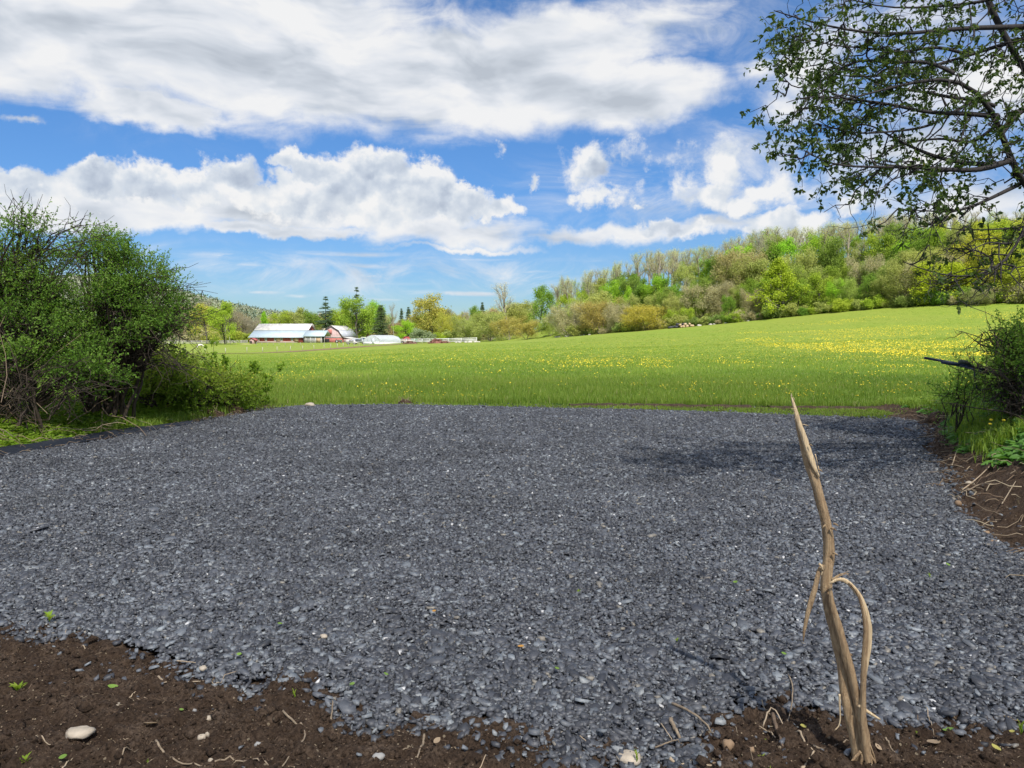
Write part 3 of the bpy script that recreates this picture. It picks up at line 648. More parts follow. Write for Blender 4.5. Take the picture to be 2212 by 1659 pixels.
def mk_decid(key, name, seed, Hh, Wd, prm, m, Rad, size, asp, bark=None, droop=0, multi=1, base=.25, flat=.8, skirt=0):
    R = np.random.default_rng(seed); tb = B(); tips = []
    for q in range(multi):
        d = np.array([0, 0, 1.]) if multi == 1 else nrm([math.cos(q*6.28/multi+.5)*.55, math.sin(q*6.28/multi+.5)*.55, 1])
        grow(tb, np.array([0, 0, -.3]), d, Hh*prm['l0'], Hh*.022/(multi**.4), 0, prm, tips, R)
    T = np.array(tips); T = T[T[:, 2] > Hh*base*.5]
    s = np.array([Wd/2/np.percentile(np.abs(T[:, 0]), 97), Wd/2/np.percentile(np.abs(T[:, 1]), 97), (Hh-Rad*.5)/T[:, 2].max()])
    V = np.concatenate(tb.v)*s; tb.v = [V]; T = T*s
    if skirt: 
        k = int(len(T)*skirt); a = R.uniform(0, 6.28, k); z = R.uniform(.04, .4, k)*Hh; rr = Wd*.5*R.uniform(.5, .95, k); T = np.concatenate([T, np.stack([np.cos(a)*rr, np.sin(a)*rr, z], 1)])
    cb_ = B(); cards(cb_, T, m, Rad, size, asp, R, droop, flat); proto(key, name, Wd, Hh, tb, cb_, bark)
dome = lambda t: 1.15-.55*abs(t-.45)
asc = lambda t: 1.1-.6*t
cone = lambda t: 1.35-1.25*t
pm = dict(lev=3, kids=[9, 5, 3], t0=[.22, .25, .3], ang=[1.0, .75, .7], len=[.48, .55, .6], wob=.13, up=[.1, .25, .15, 0], shape=dome, l0=.82)
for s in (1, 2, 3, 4): mk_decid('maple', 'broadleaf_tree', s, 13, 10, pm, 21, 1.1, .36, .7, BARKD, skirt=.12)
pt = dict(lev=3, kids=[8, 5, 3], t0=[.42, .25, .3], ang=[.55, .5, .55], len=[.42, .55, .6], wob=.08, up=[.1, .6, .5, .3], shape=asc, l0=.85)
for s in (11, 12, 13): mk_decid('bare', 'sparse_tree', s, 17, 7.5, pt, 9, .85, .21, .45, BARKG)
pw = dict(lev=3, kids=[8, 6, 4], t0=[.15, .2, .2], ang=[.75, .65, .6], len=[.5, .55, .55], wob=.14, up=[.1, .3, .1, -.2], shape=dome, l0=.7)
for s in (21, 22, 23): mk_decid('willow', 'willow_tree', s, 9, 9, pw, 11, .75, .40, .24, BARKG, 0, 3, .1, .9, .10)
for s in (31, 32): mk_decid('shrub', 'edge_shrub', s, 3, 4.2, dict(pw, kids=[6, 4, 3]), 12, .42, .26, .6, BARKD, 0, 3, .05, .9, .25)
pc = dict(lev=2, kids=[26, 6], t0=[.08, .2], ang=[1.25, .7], len=[.36, .5], wob=.06, up=[0, .15, .1], shape=cone, l0=.97)
for s in (41,): mk_decid('cone', 'conical_tree', s, 13, 8.5, pc, 26, .75, .38, .7, BARKG, 0, 1, .05, .9)
def mk_conifer(key, name, seed, Hh, Wd, whorls, nb, gap, dens):
    R = np.random.default_rng(seed); tb = B(); cr = B(); tb.tube([(0, 0, -.3), (.05, 0, Hh*.5), (0, .05, Hh)], [Hh*.016, Hh*.010, .03], 6, cap=False); T = []
    for i in range(whorls):
        t = gap+(1-gap)*(i+.3)/whorls; z = Hh*min(.985, t+R.uniform(-.5, .5)*(1-gap)/whorls); rad = Wd/2*(1.02-t)**.8*R.uniform(.7, 1.2)/(1-gap)**.6
        for j in range(nb):
            a = R.uniform(0, 6.28); rr = rad*R.uniform(.6, 1.15); e = np.array([math.cos(a)*rr, math.sin(a)*rr, z+rr*R.uniform(-.25, .22)])
            Pp = curve([0, 0, z], e, -.04*rr, .02*rr, 5, R); tb.tube(Pp, np.linspace(.07, .02, 5)*Hh/16, 3, cap=False)
            for q in np.linspace(.25, 1, max(3, int(rr*2.2))): T.append([0, 0, z]*np.array(1-q)+e*q)
    cards(cr, T, dens, .42, .34, .45, R, -.15, .38); proto(key, name, Wd, Hh, tb, cr, BARKD)
mk_conifer('pine', 'pine_tree', 51, 20, 11, 17, 8, .20, 20)
mk_conifer('spruce', 'spruce_tree', 52, 16, 7.5, 30, 11, .03, 13)
def plant(kind, px, top, D, wpx, colr, label, group=None, cat='tree', rz=None, v=None, XY=None):
    X, Y = XY if XY else (XD(px, D), D); Z = float(H(X, Y)); hh = (CAMH+(HOR-top)*Y/FPX)-Z; ww = wpx/FPX*Y
    lst = PROTO[kind]; e = lst[random.randrange(len(lst)) if v is None else v % len(lst)]; root, w0, h0, used = e
    sc = (ww/w0, ww/w0*random.uniform(.9, 1.1), hh/h0); rz = random.uniform(0, 6.28) if rz is None else rz
    if used: o = dup(root, (X, Y, Z), rz, sc, label=label, group=group)
    else:
        o = root; o.location = (X, Y, Z); o.rotation_euler = (0, 0, rz); o.scale = sc; tag(o, label, None, group); e[3] = True
    o['category'] = cat
    for ch in o.children:
        if ch.name.startswith('crown'): ch.color = (*colr, 1)
    return o
LIME = (.21, .29, .035); GRN = (.115, .20, .03); DKG = (.07, .13, .035); OLV = (.225, .265, .08); TAN = (.265, .26, .15); CRM = (.33, .36, .18); GOLD = (.28, .28, .055); RUST = (.26, .24, .07); BLU = (.07, .11, .06); GRY = (.22, .23, .16); SAGE = (.17, .215, .12)
BRT = (.19, .33, .03)
# the trees one can point to, measured one by one
TL = [
 ('maple', 487, 652, 350, 66, LIME, 'rounded lime green tree behind the utility pole'),
 ('maple', 447, 655, 365, 58, GOLD, 'golden orange tinged tree just right of the big bush'),
 ('cone', 573, 674, 430, 24, BRT, 'small bright green tree behind the left end of the long barn'),
 ('maple', 612, 670, 440, 50, LIME, 'yellow green round tree behind the long barn roof'),
 ('maple', 645, 664, 445, 52, OLV, 'olive tree rising above the middle of the long barn roof'),
 ('maple', 672, 668, 440, 44, GRN, 'green tree between the olive tree and the tall pine'),
 ('pine', 705, 641, 430, 56, BLU, 'tall dark pine with layered branches behind the barns'),
 ('maple', 738, 660, 440, 54, LIME, 'light green tree directly behind the gambrel barn roof'),
 ('pine', 772, 621, 450, 50, BLU, 'dark conifer tip standing above the green trees by the gambrel barn'),
 ('maple', 775, 640, 420, 78, (.17, .26, .035), 'largest broad green tree right of the gambrel barn'),
 ('maple', 806, 648, 440, 44, BRT, 'bright green tree with its top beside the dark conifer'),
 ('spruce', 824, 660, 400, 52, (.075, .11, .055), 'dark green spruce behind the plastic greenhouse'),
 ('bare', 852, 653, 410, 20, GRY, 'thin nearly leafless tree right of the greenhouse spruce'),
 ('spruce', 868, 667, 470, 24, BLU, 'small dark conifer left of a pair on the skyline'),
 ('spruce', 883, 664, 470, 30, BLU, 'small dark conifer right of a pair on the skyline'),
 ('maple', 876, 690, 390, 46, BRT, 'fresh green low tree behind the red farm machine'),
 ('shrub', 910, 709, 345, 54, SAGE, 'pale grey green rounded shrub beside the white board fence'),
 ('shrub', 848, 722, 340, 18, OLV, 'small olive bush at the end of the greenhouse'),
 ('maple', 935, 634, 400, 88, (.25, .26, .06), 'tall yellow green willow with open crown above the board fence'),
 ('willow', 968, 672, 372, 50, (.25, .28, .05), 'weeping yellow green tree right of the tall open willow'),
 ('maple', 1022, 660, 420, 36, GRN, 'rounded green tree on the skyline left of the tan willows'),
 ('spruce', 1042, 654, 470, 26, (.07, .10, .05), 'dark conifer half hidden on the skyline by the tan willows'),
 ('willow', 1010, 680, 345, 60, OLV, 'olive willow behind the brush heap'),
 ('willow', 1058, 668, 320, 78, OLV, 'broad olive willow at the low end of the meadow'),
 ('willow', 1100, 680, 300, 56, (.26, .25, .07), 'olive tan willow under the pale bare tree'),
 ('bare', 1100, 608, 330, 60, (.33, .33, .22), 'pale nearly bare tree standing tall above the tan willows'),
 ('willow', 1137, 690, 268, 58, (.27, .26, .07), 'small low yellowish willow at the meadow corner'),
 ('maple', 1165, 616, 300, 56, (.12, .22, .03), 'round bright green tree left of the wooded hillside'),
 ('willow', 1189, 676, 262, 48, (.20, .25, .05), 'green willow in front of the round bright green tree'),
 ('willow', 1232, 650, 236, 74, TAN, 'grey tan leafless willow with forked trunk by the meadow'),
 ('willow', 1296, 642, 226, 84, (.25, .235, .07), 'olive tan willow with dark leaning trunk by the meadow'),
 ('willow', 1392, 656, 206, 108, (.27, .25, .045), 'wide low golden willow at the meadow edge'),
 ('maple', 1404, 610, 236, 66, (.17, .25, .035), 'soft green tree right behind the wide golden willow'),
 ('cone', 1354, 620, 232, 34, BRT, 'slender bright green tree between two willows'),
 ('willow', 1470, 662, 205, 54, LIME, 'lime green bushy tree behind the log pile'),
 ('willow', 1512, 612, 212, 90, TAN, 'grey tan willow right of the log pile'),
 ('willow', 1590, 536, 222, 120, (.25, .25, .11), 'tallest tan tree with bent dark limb on the wood edge'),
 ('willow', 1622, 622, 196, 56, (.25, .25, .13), 'bushy tan tree next to the conical bright green tree'),
 ('cone', 1690, 561, 188, 86, (.19, .275, .025), 'conical bright green tree at the wood edge'),
 ('maple', 1762, 588, 186, 66, (.18, .26, .03), 'fresh green tree right of the conical bright green tree'),
 ('maple', 1660, 470+30, 262, 66, GRN, 'green tree behind and above the conical tree'),
 ('bare', 1835, 474, 262, 80, CRM, 'tall cream leaved tree with fan shaped crown on the ridge'),
 ('bare', 1897, 458, 262, 92, (.36, .31, .17), 'tallest broad cream tree on the ridge line'),
 ('bare', 1784, 488, 266, 52, CRM, 'narrow cream leaved tree on the ridge'),
 ('maple', 1930, 520, 232, 66, RUST, 'rust tinged maple below the ridge'),
 ('maple', 1872, 560, 200, 52, BRT, 'bright green maple in the middle of the hillside wood'),
 ('maple', 2040, 560, 160, 130, (.22, .29, .02), 'broad yellow green maple over the shaded field corner'),
 ('maple', 2130, 500, 165, 120, (.25, .28, .03), 'golden green maple behind the drooping branch'),
 ('maple', 2205, 540, 148, 120, (.24, .28, .035), 'golden green tree at the right edge of the meadow'),
 ('willow', 2105, 626, 150, 60, (.17, .19, .07), 'dull green thicket tree in the shaded field corner'),
]
for t in TL: plant(*t)
SKX = [400, 440, 487, 520, 560, 600, 690, 760, 830, 860, 905, 960, 1010, 1060, 1100, 1165, 1211, 1258, 1300, 1352, 1404, 1456, 1508, 1540, 1602, 1669, 1783, 1831, 1896, 1953, 2050, 2212, 2500]
SKY_ = [648, 655, 662, 672, 684, 676, 672, 668, 672, 690, 672, 662, 668, 662, 650, 628, 604, 583, 570, 552, 538, 536, 536, 522, 503, 490, 486, 478, 466, 462, 458, 455, 450]
def sky_y(px): return float(np.interp(px, SKX, SKY_))
GL = {'maple': ('yellow green or mid green tree of the wooded hillside', 'leafy trees of the hillside wood'),
      'bare': ('tall thin tree with sparse pale leaves on the ridge', 'sparse tall trees along the ridge'),
      'willow': ('tan or olive bushy tree low on the wooded hillside', 'tan bushy trees of the hillside wood'),
      'spruce': ('dark conifer among the hillside trees', 'dark conifers of the hillside wood')}
nn = 0
for row, (off, cnt, kinds, hh) in enumerate([(5, 34, 'mmwmw', 9), (16, 40, 'mmmwm', 11.5), (32, 42, 'mmwmb', 13), (50, 46, 'mmbmb', 14), (68, 56, 'mbmbb', 15.5), (84, 96, 'bbbbb', 17)]):
    for i in range(cnt):
        px = 1195+(2440-1195)*(i+random.uniform(.1, .9))/cnt
        # distance where the line of sight px meets edge + off
        Y = 200.0
        for _ in range(20): Y = .5*Y+.5*(float(edge(XD(px, Y)))+off)
        if row == 0 and any(abs(px-t[1]) < t[4]*.34 and abs(t[3]-Y) < 22 for t in TL): continue
        k = random.choice(kinds); kind = {'m': 'maple', 'w': 'willow', 'b': 'bare'}[k]
        X = XD(px, Y); Z = float(H(X, Y)); h = hh*random.uniform(.78, 1.12)
        top = HOR-(Z+h-CAMH)*FPX/Y; lim = sky_y(px)+(random.choice([0, 0, 3, 7, 14]) if k == 'b' else random.choice([18, 24, 30, 40]))
        top = max(top, lim)
        if row >= 3 and k == 'b': top = lim
        if row >= 4 and k != 'b': top = min(top, lim+14)
        if (HOR-top)*Y/FPX+CAMH-Z < 5: continue
        w_ = {'m': .62, 'w': .8, 'b': .36}[k]*((HOR-top)*Y/FPX+CAMH-Z)*FPX/Y*random.uniform(.8, 1.15)
        cc = {'m': [LIME, GRN, GRN, OLV, (.17, .25, .035), BRT, (.14, .21, .04), GOLD if px > 1850 else OLV], 'w': [TAN, OLV, (.23, .27, .08), OLV, (.19, .26, .06)], 'b': [CRM, CRM, (.31, .31, .16), (.27, .29, .18), (.28, .35, .12)]}[k]
        cc = random.choice(cc); q = random.uniform(.85, 1.12); cc = tuple(x*q for x in cc)
        if px > 1980 and k == 'm': cc = random.choice([(.24, .29, .03), (.26, .29, .04), (.19, .27, .03)])
        lb, gp = GL[kind]; plant(kind, px, top, Y, w_, cc, lb, gp); nn += 1
# brush along the foot of the wood
for i in range(64):
    px = 1150+(2300-1150)*(i+random.uniform(.1, .9))/64; Y = 200.0
    for _ in range(20): Y = .5*Y+.5*(float(edge(XD(px, Y)))+random.uniform(-1, 3))
    h = random.uniform(1.6, 4.2); Z = float(H(XD(px, Y), Y)); top = HOR-(Z+h-CAMH)*FPX/Y
    if px < 1350 and random.random() < .55: continue
    plant('shrub', px, top, Y, h*1.5*FPX/Y, random.choice([GRN, LIME, OLV, TAN, (.13, .19, .05)]), 'low shrub at the foot of the hillside wood', 'shrubs along the foot of the wood', 'shrub')
# wood behind the farm
for i in range(58):
    px = 395+(1150-395)*(i+random.uniform(.1, .9))/58; Y = random.choice([455, 480, 505, 530]); X = XD(px, Y); Z = float(H(X, Y))
    k = random.choice(['maple', 'willow', 'maple', 'bare'] if px > 530 and px < 1100 else ['willow', 'maple', 'bare', 'willow'])
    top = sky_y(px)+random.choice([0, 3, 6, 10, 18]); hpx = HOR-top+8
    cc = random.choice([LIME, OLV, GRN, TAN, (.22, .20, .11), OLV, CRM]) if px > 600 else random.choice([OLV, TAN, GRY, (.22, .20, .12), LIME])
    plant(k, px, top, Y, hpx*{'maple': .75, 'willow': .9, 'bare': .5}[k], tuple(x*random.uniform(.85, 1.05) for x in cc), 'tree in the belt of mixed trees behind the farm', 'trees behind the farm')
for px, top, wd, cc in [(520, 716, 60, (.22, .27, .05)), (465, 718, 50, OLV), (560, 712, 56, (.2, .25, .05)), (430, 700, 60, TAN), (600, 716, 40, GRN), (985, 712, 46, OLV), (955, 716, 40, LIME), (1045, 712, 40, TAN)]:
    plant('shrub', px, top, 440 if px < 900 else 350, wd, cc, 'low bushy growth at the foot of the trees behind the farm', 'bushes behind the farm', 'shrub')
for key in PROTO:
    for r_, a_, b_, used in PROTO[key]:
        if not used:
            for ch in list(r_.children): bpy.data.objects.remove(ch)
            bpy.data.objects.remove(r_)

# ------------------------------------------------------------------ far hills with their woods
def make_hills():
    px = np.linspace(-500, 1150, 90); sk = np.interp(px, [-500, 0, 200, 330, 380, 415, 450, 480, 520, 550, 575, 610, 650, 720, 800, 1150], [640, 600, 596, 612, 622, 636, 643, 650, 658, 665, 668, 672, 678, 692, 712, 728])
    ys = np.linspace(640, 1500, 40); t = (ys-640)/860.
    X = (px[None]-CX)/FPX*ys[:, None]; zr = CAMH+(HOR-sk)*1500/FPX
    Z = -1.2+(zr[None]+1.2-14)*(sst(0, 1, t)**.85)[:, None]; Z += 8*(fbm(X/120, ys[:, None]/120, 3, 3)-.5)*t[:, None]
    n = len(px); i = np.arange(39)[:, None]*n; j = np.arange(n-1)[None]
    Y = np.repeat(ys[:, None], n, 1)
    b = B(); b.add(np.stack([X, Y, Z], -1).reshape(-1, 3), np.stack([i+j, i+j+1, i+n+j+1, i+n+j], -1).reshape(-1, 4))
    # the back of the hill
    bk = np.stack([X[-1]*1.25, Y[-1]+420, Z[-1]*0-2], -1); V = np.concatenate([np.stack([X[-1], Y[-1], Z[-1]], -1), bk]); jj = np.arange(n-1)
    b.add(V, np.stack([jj, jj+1, n+jj+1, n+jj], -1))
    o = b.build('hills', simple('hill_floor', (.12, .11, .07), .95, .3, .01), smooth=True); tag(o, kind='structure')
    R = np.random.default_rng(5); m = 9000; u = R.uniform(0, 1, m)**.8; k = R.uniform(0, n-1.01, m); ki = k.astype(int); kf = k-ki
    ri = np.minimum((u*39).astype(int), 38); rf = u*39-ri
    def bil(A): return (A[ri, ki]*(1-kf)+A[ri, ki+1]*kf)*(1-rf)+(A[ri+1, ki]*(1-kf)+A[ri+1, ki+1]*kf)*rf
    Pp = np.stack([bil(X), bil(Y), bil(Z)], 1)
    ev = (fbm(Pp[:, 0]/90, Pp[:, 1]/160, 9, 3) > .60) | (R.random(m) < .06)
    b = B(); q = 16; c = np.repeat(Pp, q, 0); hgt = np.where(ev, 13, 10)*R.uniform(.8, 1.2, m); hz = R.uniform(.1, 1, (m, q)); wd = np.where(ev[:, None], 3.2*(1.1-hz), 4.2*np.sqrt(1.02-(hz-.5)**2*2.6))
    a = R.uniform(0, 6.28, (m, q)); c = c+np.stack([(np.cos(a)*wd).ravel(), (np.sin(a)*wd).ravel(), (hz*hgt[:, None]).ravel()], 1)
    tint = np.where(ev, .02, .22+.7*R.random(m)*fbm(Pp[:, 0]/60, Pp[:, 1]/60, 19, 3)*1.3); tint = np.repeat(tint, q)+R.normal(size=m*q)*.03
    leaves(b, c, rdir(m*q, R), rdir(m*q, R), 3.0, 2.2, np.clip(tint, 0, 1), .1)
    o = b.build('far_woods', leafmat('far_wood', [(0, (.17, .23, .17)), (.15, (.20, .27, .18)), (.25, (.29, .31, .23)), (.5, (.31, .34, .24)), (.75, (.31, .37, .22)), (1, (.33, .42, .21))], .2, .9)); tag(o, kind='stuff')  # palette paled and evened, distance haze put into the leaf colours
make_hills()
# ================================================================== the farm
RED = simple('barn_red', (.30, .075, .065), .8, .35, 1.2); REDL = simple('faded_red_boards', (.42, .15, .13), .85, .25, 1.5)
WHT = simple('white_paint', (.78, .78, .76), .6, .06, 3); GREYB = simple('weathered_boards', (.36, .34, .34), .85, .3, 1.4); PINKB = simple('pink_grey_boards', (.40, .29, .28), .85, .25, 1.1)
TINW = simple('worn_white_metal_roof', (.60, .58, .55), .45, .32, .35, spec=.4); TINB = simple('blue_metal_roof', (.42, .51, .57), .4, .08, .5, spec=.4); TING = simple('grey_metal_roof', (.40, .42, .47), .45, .15, .4)
GLS = simple('dark_glass', (.10, .12, .15), .15, .2, 2); DARK = simple('dark_parts_and_shade', (.02, .02, .02), .9, .2, 2); POSTM = simple('weathered_post', (.42, .39, .33), .9, .2, 5); CREAM = simple('cream_siding', (.66, .60, .42), .7, .06, 2)  # DARK serves black parts and also paints the shade inside openings
WOODT = simple('tan_boards', (.42, .30, .18), .85, .25, 2); RSTR = simple('rusty_roof', (.38, .20, .09), .8, .35, .6)
def Zt(x, y): return float(H(x, y))
def frame_at(px, D, rz, name, **k):
    X = XD(px, D); return empty(name, (X, D, Zt(X, D)), rz, **k)
def panel(b, pts, th=.12):
    """thick plate from 4 coplanar corner points, extruded along its normal"""
    P = np.array(pts, float); nn_ = nrm(np.cross(P[1]-P[0], P[2]-P[0]))*th; k = len(P); V = np.concatenate([P, P-nn_])
    fs = [tuple(range(k)), tuple(range(2*k-1, k-1, -1))]+[(i, k+i, k+(i+1) % k, (i+1) % k) for i in range(k)]; b.polys(V, fs)
def prism(b, prof, x0, x1):
    """profile in (y,z) swept along x"""
    k = len(prof); V = [(x0, y, z) for y, z in prof]+[(x1, y, z) for y, z in prof]
    b.polys(V, [tuple(range(k-1, -1, -1)), tuple(range(k, 2*k))]+[(i, (i+1) % k, k+(i+1) % k, k+i) for i in range(k)])
def window(parent, x, z, w, h, y=-.03, glass=None, yaw=0):
    f = B()
    for (cx, cz, sx, sz) in ((0, h/2, w+.3, .16), (0, -h/2, w+.3, .16), (-w/2, 0, .16, h), (w/2, 0, .16, h), (0, 0, .08, h)): f.box(x+cx, y, z+cz, sx, .12, sz)
    fo = f.build('window', WHT, parent); g = B(); g.box(x, y+.03, z, w-.1, .05, h-.1); g.build('pane', glass or GLS, fo); return fo
# long barn
def long_barn():
    r = frame_at(540, 400, math.radians(-8), 'long_barn', label='long low red barn with white and blue metal roof', cat='barn')
    r.location.z += .9; Ln = 30.2; D1, DR = 12.0, 17.5
    w_ = B(); prof = [(0, -1.2), (0, 2.35), (6.3, 5.75), (12, 9.3), (DR, 5.2), (DR, -1.2)]
    prism(w_, [(y*.985+.1, z-.12 if z > 0 else z) for y, z in prof], .35, Ln-.35); w_.build('wall', RED, r)
    a = B(); panel(a, [(-.5, -.9, 1.95), (Ln+.4, -.9, 1.95), (Ln+.4, 6.35, 5.85), (-.5, 6.35, 5.85)]); 
    for i in range(24): a.box(0, 0, 0, .07, 8.2, .06, 0, .5, lambda p, s=math.atan2(3.9, 7.25), x_=-.2+i*1.3: np.stack([p[:, 0]+x_, 2.72+p[:, 1]*math.cos(s)-p[:, 2]*math.sin(s), 3.93+p[:, 1]*math.sin(s)+p[:, 2]*math.cos(s)], 1))
    a.build('roof', TINB, r)['label'] = 'pale blue lower roof'
    c = B(); panel(c, [(-.5, 6.2, 5.95), (Ln+.4, 6.2, 5.95), (Ln+.4, 12, 9.5), (-.5, 12, 9.5)]); panel(c, [(-.5, 12, 9.5), (Ln+.4, 12, 9.5), (Ln+.4, DR+.7, 5.1), (-.5, DR+.7, 5.1)])
    for i in range(16): c.box(-.3+i*2, 9.1, 7.82, .06, 6.8, .05, 0, .5, lambda p, s=math.atan2(3.55, 5.8): np.stack([p[:, 0], 9.1+(p[:, 1]-9.1)*math.cos(s), 7.84+(p[:, 1]-9.1)*math.sin(s)+(p[:, 2]-7.82)], 1))
    c.build('roof', TINW, r)['label'] = 'worn whitish upper roof'
    for x in (5.0, 9.3, 14.6, 18.1, 24.0): window(r, x, 1.1, 1.05, 1.6, -.02)
    d_ = B(); d_.box(16.2, -.04, .75, 2.2, .16, 2.4); d_.build('door', WOODT, r); d_ = B(); d_.box(26.4, -.04, .75, 2.4, .16, 2.4); d_.build('door', WOODT, r)
    k = B(); k.box(13.5, -.05, -.55, 27, .14, .8); k.build('foundation', simple('pale_foundation', (.45, .36, .30), .9), r)
    q = B(); q.box(Ln-.3, 2.2, .8, .14, 1.6, 2.6); q.build('door', simple('blue_door', (.05, .07, .30), .6), r)['label'] = 'blue door in the gable'
long_barn()
def shed():
    r = frame_at(657, 392, math.radians(-8), 'open_shed', label='weathered lean shed with blue roof between the two barns', cat='shed')
    w_ = B(); prism(w_, [(.1, -1.0), (.1, 3.5), (4, 6.0), (4.2, 6.0), (4.2, -1.0)], 0, 10.0); w_.build('wall', GREYB, r)
    a = B(); panel(a, [(-.4, -.6, 3.4), (11.6, -.6, 3.4), (11.6, 4.2, 6.5), (-.4, 4.2, 6.5)]); panel(a, [(-.4, 4.2, 6.5), (11.6, 4.2, 6.5), (11.6, 9, 3.4), (-.4, 9, 3.4)]); a.build('roof', TINB, r)
    d_ = B(); d_.box(10.1, 2.2, 1.4, .2, 3.6, 4.6); d_.build('opening_shade', DARK, r)  # near-black slab on the gable, painted shade of the unlit inside
    for x in (1.2, 3.8, 6.5, 9.6): p = B(); p.box(x, -.02, 1.6, .16, .2, 3.8); p.build('post', WHT, r)
    p = B(); p.box(11.3, .1, 1.4, .25, .25, 4.2); p.build('post', POSTM, r); p = B(); p.box(8, -.04, 1.3, 2.2, .12, 2.2); p.build('boards', WOODT, r)
shed()
def gambrel():
    r = frame_at(717, 402, math.radians(-17), 'gambrel_barn', label='tall gambrel roofed barn with pinkish grey gable above red wall', cat='barn')
    hw = 6.6; Lb = 15.5; pr = [(-hw, 3.0), (-hw*.62, 6.6), (0, 9.0), (hw*.62, 6.6), (hw, 3.0)]
    def sweep(b, prof, y0, y1):
        k = len(prof); V = [(x, y0, z) for x, z in prof]+[(x, y1, z) for x, z in prof]
        b.polys(V, [tuple(range(k)), tuple(range(2*k-1, k-1, -1))]+[((i+1) % k, i, k+i, k+(i+1) % k) for i in range(k)])
    up = B(); sweep(up, [(-hw*.97, 2.7)]+[(x*.97, z-.1) for x, z in pr]+[(hw*.97, 2.7)], 0, Lb); up.build('wall', PINKB, r)['label'] = 'faded pinkish grey gable boards'
    lo = B(); sweep(lo, [(-hw*.96, -1), (-hw*.96, 2.72), (hw*.96, 2.72), (hw*.96, -1)], .03, Lb-.1); lo.build('wall', REDL, r)['label'] = 'brighter red lower wall'
    bnd = B(); bnd.box(0, -.04, 2.75, hw*1.9, .12, .5); bnd.build('trim', GREYB, r)
    for i, m_ in ((0, TING), (1, TINW), (2, TINW), (3, TING)):
        a, c = pr[i], pr[i+1]; b = B(); e = 1.06; panel(b, [(a[0]*e, -.5, a[1]-.05), (c[0]*e, -.5, c[1]+.12), (c[0]*e, Lb+.4, c[1]+.12), (a[0]*e, Lb+.4, a[1]-.05)][::1 if i < 2 else 1], .14 if i > 5 else .14); b.build('roof', m_, r)
    tr = B()
    for i in range(4):
        a, c = np.array(pr[i]), np.array(pr[i+1]); tr.tube([(a[0]*1.05, -.5, a[1]), (c[0]*1.05, -.5, c[1])], .13, 4)
    tr.build('trim', simple('dark_trim', (.10, .07, .07), .8), r)
    d_ = B(); d_.box(-1.0, -.05, 5.6, 2.4, .1, 2.6); d_.build('hay_door', REDL, r); d_ = B(); d_.box(-3.0, -.03, .6, 3.2, .14, 2.6); d_.build('doorway_shade', DARK, r)  # hay door, then a near-black slab painting the unlit inside as shade
    d_ = B(); d_.box(hw*.97, 8, 1.6, .12, 11, 2.0); d_.build('wall', RED, r)
    a = B(); panel(a, [(hw+.2, .5, 2.6), (hw+5.6, .5, 1.9), (hw+5.6, 9, 1.9), (hw+.2, 9, 2.9)], -.14); a.build('roof', TINW, r)['label'] = 'low white side roof'
    a = B(); a.box(hw+2.8, 4.7, .4, 5.0, 8, 2.9); a.build('wall', PINKB, r)
gambrel()
def house():
    r = frame_at(704, 445, math.radians(-14), 'farmhouse', label='cream house with grey roof and chimney behind the gambrel barn', cat='house')
    w_ = B(); hw = 4.2
    k = [(-hw, -1), (-hw, 5.6), (0, 9.0), (hw, 5.6), (hw, -1)]; V = [(x, 0, z) for x, z in k]+[(x, 11, z) for x, z in k]; w_.polys(V, [(0, 1, 2, 3, 4), (9, 8, 7, 6, 5)]+[((i+1) % 5, i, 5+i, 5+(i+1) % 5) for i in range(5)]); w_.build('wall', CREAM, r)
    ro = B(); panel(ro, [(-hw-.5, -.5, 5.2), (0, -.5, 9.2), (0, 11.4, 9.2), (-hw-.5, 11.4, 5.2)]); panel(ro, [(0, -.5, 9.2), (hw+.5, -.5, 5.2), (hw+.5, 11.4, 5.2), (0, 11.4, 9.2)]); rf = ro.build('roof', TING, r)
    ch = B(); ch.box(-.2, 2.0, 10.0, 1.1, 1.1, 2.6); ch.build('chimney', simple('chimney_brick', (.30, .24, .20), .9), rf); window(r, 0, 6.4, .9, 1.3); window(r, -2.2, 3.4, .9, 1.3); window(r, 2.2, 3.4, .9, 1.3)
    w2 = B(); w2.box(8, 6, 2.0, 8, 7, 6); w2.build('wall', CREAM, r); r2 = B(); panel(r2, [(4.0, 2.2, 5.0), (12.4, 2.2, 5.0), (12.4, 6, 8.6), (4.0, 6, 8.6)]); panel(r2, [(4.0, 6, 8.6), (12.4, 6, 8.6), (12.4, 9.8, 5), (4.0, 9.8, 5)]); r2.build('roof', TING, r)
house()
def hut():
    r = frame_at(548, 372, math.radians(-20), 'small_hut', label='small red roofed hut in front of the long barn', cat='hut')
    w_ = B(); w_.box(0, 0, .7, 2.6, 2.4, 2.8); w_.build('wall', simple('hut_boards', (.40, .27, .24), .85, .3, 2), r); a = B(); panel(a, [(-2.2, -1.5, 1.9), (0, -1.5, 2.9), (0, 1.5, 2.9), (-2.2, 1.5, 1.9)]); panel(a, [(0, -1.5, 2.9), (2.6, -1.5, 1.7), (2.6, 1.5, 1.7), (0, 1.5, 2.9)]); a.build('roof', simple('red_hut_roof', (.33, .08, .08), .6), r); d_ = B(); d_.box(-.3, -1.22, .5, .9, .1, 1.8); d_.build('door', DARK, r)
hut()
